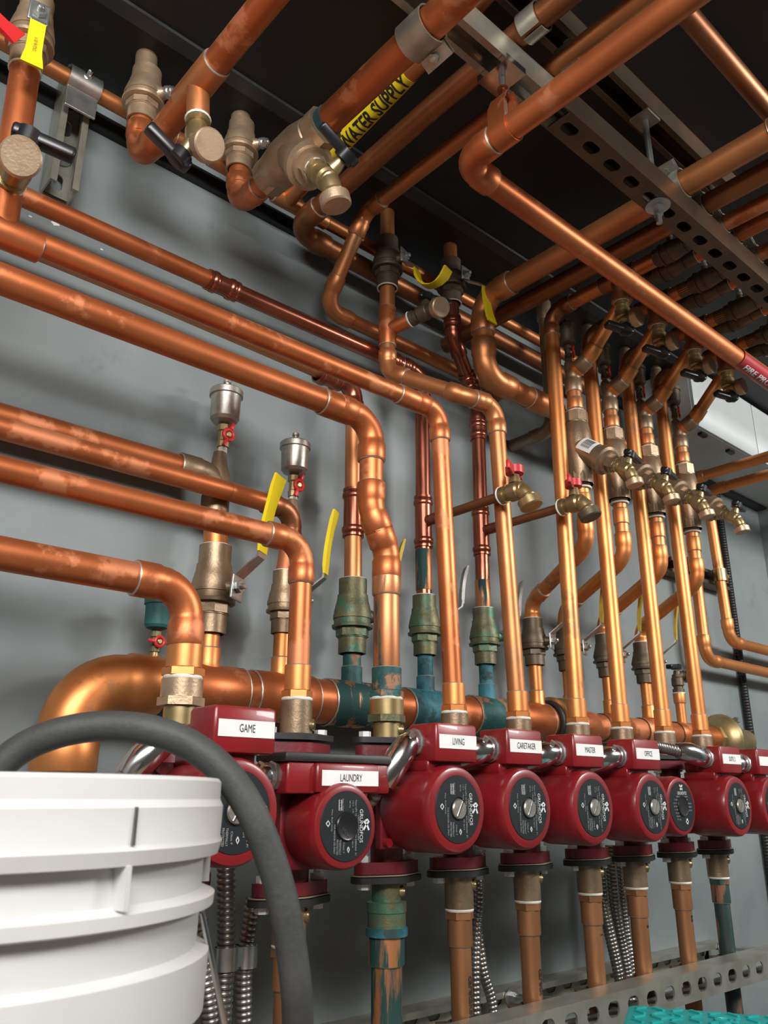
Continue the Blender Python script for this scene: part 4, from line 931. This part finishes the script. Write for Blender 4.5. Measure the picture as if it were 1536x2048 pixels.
# ================================================================== pipes on the far right of the wall
run('copper pipe on the right wall bending down behind the header flange, nearer one', [(2.002, -1.3, 2.168), (2.005, HP, 2.168), (2.0, HP, 1.682), (X1-.002, HP, 1.680)], .0140, 'copper_bright', rb=1.2)
t = run('copper pipe on the right wall held by a brass coloured clamp', [(2.128, -1.3, 2.168), (2.125, HP, 2.168), (2.145, HP, 1.746), (X1-.002, HP, 1.744)], .0140, 'copper_bright', rb=1.2)
channel('short dark strut fixed across the wall at the right', (1.93, 0, 1.925), (2.24, 0, 1.925), (0, -1, 0), 'zinc_dark')
pipe_clamp('brass coloured clamp on the right wall pipe', (2.136, HP-.001, 1.925), EZ, .0140, (1, 0, 0), 'brass', w=.034)
pipe_clamp('brass coloured clamp behind the far right riser', (2.002, HP-.001, 1.935), EZ, .0140, (1, 0, 0), 'brass', w=.034)
f = flex('black ribbed cable conduit running down the right part of the wall', [(2.300, -.012, 2.235), (2.300, -.012, 1.9), (2.300, -.012, 1.2), (2.30, -.012, .1)], .0105, 'wire_black', .008)

# ================================================================== lower struts
channel('front slotted strut below the pumps clamping the lower pipes', (.40, -.2922, 1.062), (1.80, -.2922, 1.062), (0, 1, 0), 'zinc', phase=.01, sw=.021, sl=.029)
channel('rear slotted strut fixed low on the wall behind the lower pipes', (.82, 0, 1.020), (1.97, 0, 1.020), (0, -1, 0), 'zinc', phase=.02, sw=.019, sl=.029)
for k, (x, lab) in enumerate(((1.215, 'left'), (1.945, 'right'))):
    rd = thing('spacer_rod', '%s threaded rod joining the rear and front lower struts' % lab, 'rod', (x, -.15, 1.01), 'spacer rods of the lower struts')
    MB().cyl((x, -.030, 1.030), (x-.05 if k else x, -.291, 1.055), .0052, 12).build('rod', 'steel', rd)
    MB().lathe((x, -.0425, 1.030), (0, -1, 0), [(0, .017), (.002, .017)], 24).build('washer', 'steel', rd, 30)
    MB().lathe((x, -.0445, 1.030), (0, -1, 0), [(0, .009), (.008, .009)], 6).build('nut', 'steel', rd, 20)
for i in range(2, 9):
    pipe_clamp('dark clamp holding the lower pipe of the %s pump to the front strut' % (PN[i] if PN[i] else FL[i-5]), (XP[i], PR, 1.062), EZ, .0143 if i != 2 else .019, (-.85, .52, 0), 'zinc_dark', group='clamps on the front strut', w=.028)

# ================================================================== conduits
GF = 'flexible conduits below the pumps'
def px(pts, Y): return [at(a, b, Y) for a, b in pts]
flex('thick flexible conduit hanging below the GAME pump, middle of three', px([(452, 1690), (452, 1800), (452, 1900), (446, 2000), (440, 2120)], -.17), .0112, group=GF)
flex('thick flexible conduit right of the middle one below the GAME pump', px([(508, 1795), (500, 1850), (489, 1930), (487, 2000), (490, 2120)], -.15), .0105, group=GF)
flex('thick flexible conduit beside the bucket below the GAME pump', px([(396, 1840), (404, 1920), (418, 2000), (428, 2120)], -.185), .0112, group=GF)
cs = thing('conduit_strap', 'double metal strap tying the flexible conduits below the GAME pump', 'strap', at(470, 1935, -.16))
for (a, b, yy) in ((450, 1917, -.17), (490, 1912, -.15)):
    p = at(a, b, yy); MB().lathe(p-EZ*.012, EZ, [(0, .0125), (0, .0145), (.006, .0150), (.024, .0145), (.024, .0125)], 18, cap=False).build('strap_band', 'steel', cs, 30)
MB().box(at(470, 1915, -.165), (.02, .004, .02)).build('strap_bridge', 'steel', cs, flat=True)
flex('thin flexible conduit behind the CARETAKER lower pipe, straighter one', px([(955, 1700), (957, 1800), (953, 1860), (950, 1950), (952, 2120)], -.14), .0085, group=GF)
flex('thin flexible conduit behind the CARETAKER lower pipe, curving right', px([(962, 1700), (958, 1780), (955, 1850), (966, 1940), (985, 2010), (990, 2120)], -.12), .0085, group=GF)
flex('flexible conduit beside the OFFICE lower pipe, left of three', px([(1198, 1700), (1205, 1790), (1216, 1850), (1238, 1950), (1245, 2010), (1245, 2120)], -.13), .0105, group=GF)
flex('flexible conduit beside the OFFICE lower pipe, middle of three', px([(1218, 1690), (1226, 1780), (1236, 1850), (1252, 1930), (1262, 2010), (1264, 2120)], -.12), .0105, group=GF)
flex('flexible conduit beside the OFFICE lower pipe, right of three', px([(1240, 1690), (1244, 1780), (1250, 1850), (1262, 1930), (1272, 2010), (1274, 2120)], -.10), .0100, group=GF)
def connector(i, pts, lab, r=.0125, scr=True):
    t = thing('conduit_connector', lab, 'connector', min(pts, key=lambda q_: q_.z).copy(), 'conduit connectors on the pumps')
    n_ = len(pts); rad = [r*(.92, 1.0, 1.22, 1.26, 1.1, .95)[min(k, 5)] for k in range(n_)]
    MB().sweep(pts, rad, 18).build('connector_body', 'chrome', t, 40)
    d = (pts[1]-pts[0]).normalized()
    MB().lathe(pts[0], d, [(0, r*1.25), (.004, r*1.25), (.005, r*1.1), (.010, r*1.1)], 10).build('locknut', 'steel', t, 25)
    if scr:
        c = pts[2]; MB().lathe(c+V((.1, -.6, .75)).normalized()*r*1.1, V((.1, -.6, .75)), [(0, .004), (.006, .004)], 8).build('screw', 'steel', t, 25)
    return t
for i in (3, 4, 5, 7, 8):
    p = V((XP[i]-.025, PR-.090, PZ+.074)); nm = PN[i] or 'far right'
    if i == 7: p = p+V((0, 0, .006))
    L = min(.046, (XP[i]-.025)-(XP[i-1]+.048)-.018)
    pts = [p, p+V((-.25*L, 0, 0)), p+V((-.55*L, .002, -.002)), p+V((-.82*L, .012, -.006)), p+V((-.97*L, .028, -.012)), p+V((-L, .046, -.018))]
    if i == 7: pts = [p, p+V((-.010, 0, 0)), p+V((-.024, .002, .002)), p+V((-.045, .008, .008)), p+V((-.058, .014, .010)), p+V((-.064, .017, .010))]
    connector(i, pts, 'silver conduit connector on the left side of the %s terminal box' % nm, .0140)
    if i == 7: flex('short flexible conduit left of the SUITE 2 terminal box', [pts[-1], pts[-1]+V((-.03, .006, .004)), pts[-1]+V((-.075, .010, .006)), pts[-1]+V((-.10, .03, .0))], .0100, 'conduit_metal', .007, group='flexible conduits between the pumps')
    else: flex('flexible conduit dropping behind the pumps from the %s terminal box' % nm, [pts[-1], pts[-1]+V((-.001, .02, -.012)), pts[-1]+V((.002, .055, -.03)), pts[-1]+V((.004, .085, -.06)), pts[-1]+V((.004, .10, -.10))], .0090, 'conduit_metal', .007, group='flexible conduits between the pumps')
p = V((XP[2]-.0245, PR-.082, PZ+.078))
connector(2, [p, p+V((-.008, 0, 0)), p+V((-.018, 0, -.006)), p+V((-.030, .002, -.022)), p+V((-.040, .006, -.040)), p+V((-.044, .010, -.050))], 'large silver conduit elbow between the LAUNDRY and LIVING terminal boxes', .0135)
flex('flexible conduit dropping between the LAUNDRY and LIVING pumps', [p+V((-.056, .010, -.056)), p+V((-.060, .03, -.075)), p+V((-.056, .08, -.10)), p+V((-.056, .11, -.12))], .0105, 'conduit_metal', .007, group='flexible conduits between the pumps')
p = V((XP[1]-.071, PR-.060, PZ+.035))
connector(1, [p, p+V((-.012, 0, 0)), p+V((-.024, .004, -.003)), p+V((-.036, .020, -.016)), p+V((-.040, .036, -.030)), p+V((-.040, .044, -.040))], 'silver conduit connector on the left of the LAUNDRY terminal box', .0130)
flex('flexible conduit dropping between the GAME and LAUNDRY pumps', [p+V((-.040, .044, -.040)), p+V((-.034, .070, -.060)), p+V((-.02, .13, -.11)), p+V((-.02, .15, -.2))], .0095, 'conduit_metal', .007, group='flexible conduits between the pumps')
p = V((XP[0]-.0405, PR-.075, PZ+.070))
connector(0, [p, p+V((-.010, 0, -.003)), p+V((-.022, 0, -.010)), p+V((-.034, .002, -.022)), p+V((-.042, .004, -.032)), p+V((-.046, .006, -.038))], 'silver conduit connector left of the GAME terminal box', .0125)
flex('flexible conduit running left from the GAME terminal box behind the bucket', [p+V((-.046, .006, -.038)), p+V((-.075, .010, -.065)), p+V((-.10, .03, -.12)), p+V((-.10, .06, -.25))], .0105, 'steel', .007, group='flexible conduits between the pumps')

# ================================================================== foreground: bench, bucket, hose, teal step
bn = thing('work_bench', 'wooden bench below the picture carrying the bucket', 'bench', (.5, -.68, -.05))
MB().box((.50, -.675, .970), (1.40, .62, .04), bev=.004).build('bench_top', 'wood', bn, flat=True)
for x in (-.15, 1.15):
    for y in (-.95, -.40): MB().box((x, y, .45), (.06, .06, 1.0)).build('leg', 'wood', bn, flat=True)
bc = V((.158, -.522, .99)); Bz = 1.361
b = thing('bucket', 'white plastic bucket with ribbed rim in the foreground', 'bucket', bc)
prof = [(0, .128), (.004, .131), (.20, .1365), (Bz-.99-.128, .1405), (Bz-.99-.127, .1500), (Bz-.99-.096, .1510), (Bz-.99-.093, .1435), (Bz-.99-.073, .1440), (Bz-.99-.071, .1520), (Bz-.99-.065, .1525), (Bz-.99-.062, .1445), (Bz-.99-.044, .1445), (Bz-.99-.043, .1530), (Bz-.99-.036, .1550), (Bz-.99-.033, .1538), (Bz-.99-.016, .1545), (Bz-.99-.012, .1525), (Bz-.99-.002, .1525), (Bz-.99, .1510), (Bz-.99-.001, .146), (Bz-.99-.02, .1435), (.01, .128)]
MB().lathe(bc, EZ, prof, 72).build('bucket_body', 'bucket_white', b, 25)
for a in range(6):
    an = math.radians(-75+a*60); u = V((math.cos(an), math.sin(an), 0))
    MB().box(bc+u*.1545+EZ*(Bz-.99-.0245), (.002, .0016, .018), (u, EZ.cross(u), EZ)).build('rim_notch', 'conduit_metal', b, flat=True)
    MB().box(bc+u*.149+EZ*(Bz-.99-.053), (.010, .003, .020), (u, EZ.cross(u), EZ)).build('rim_rib', 'bucket_white', b, flat=True)
w0 = CAM+ray(404, 1825)*.50; w1 = CAM+ray(452, 2060)*.50
MB().sweep([w0+V((-.012, .01, .004)), w0, w0.lerp(w1, .5), w1, w1+(w1-w0)*.4], .0021, 10).build('bail_wire', 'chrome', b)
MB().box(w0+V((-.012, .012, .0)), (.024, .02, .03), bev=.003).build('bail_ear', 'bucket_white', b, 40)
# hose
hp = [(-70, 1640, .53), (-25, 1560, .54), (40, 1499, .55), (120, 1465, .555), (210, 1452, .56), (300, 1460, .56), (380, 1490, .56), (445, 1540, .555), (497, 1612, .55), (537, 1705, .545), (565, 1800, .54), (583, 1900, .535), (594, 2000, .53), (596, 2120, .53), (596, 2260, .53)]
P = [CAM+ray(a, c)*z for a, c, z in hp]; fine = []
for i in range(len(P)-1):
    a, b_, c, d = P[max(i-1, 0)], P[i], P[i+1], P[min(i+2, len(P)-1)]
    for k in range(8):
        t_ = k/8; fine.append(0.5*((2*b_)+(c-a)*t_+(2*a-5*b_+4*c-d)*t_*t_+(3*b_-a-3*c+d)*t_**3))
ho = MB().sweep(fine, .0103, 20).build('rubber_hose', 'hose_rubber', None, 60)
tag(ho, 'dark grey rubber hose arching out of the white bucket', 'hose')
# teal step
A = V((1.033, -.391, 1.10)); u = V((.479, -.878, 0)).normalized(); v = V((-.878, -.479, 0)).normalized()
ts = thing('plastic_step', 'teal plastic step with raised tread at the bottom right corner', 'step', A+u*.15+v*.11-EZ*.11)
MB().box(A+u*.16+v*.12-EZ*.012, (.32, .24, .024), (u, v, EZ), .008).build('step_top', 'teal_plastic', ts, 40)
for a in (.03, .29):
    for c in (.03, .21): MB().box(A+u*a+v*c-EZ*.065, (.03, .03, .088), (u, v, EZ), .004).build('leg', 'teal_plastic', ts, 40)
tp = MB()
for i in range(14):
    for j in range(10):
        c = A+u*(.018+i*.0215)+v*(.018+j*.0225); s_ = 1 if (i+j) % 2 else -1
        d1 = (u+v*s_).normalized(); tp.box(c+EZ*.0008, (.017, .004, .0022), (d1, EZ.cross(d1), EZ))
tp = tp.build('tread_pattern', 'teal_plastic', ts, flat=True); tp['kind'] = 'stuff'
for i in range(4):
    c = A+u*(.045+i*.072)+v*.05; MB().lathe(c-EZ*.001, EZ, [(0, .014), (.003, .0135), (.0032, .0105), (.0015, .009)], 20).build('drain_ring', 'teal_plastic', ts, 30)
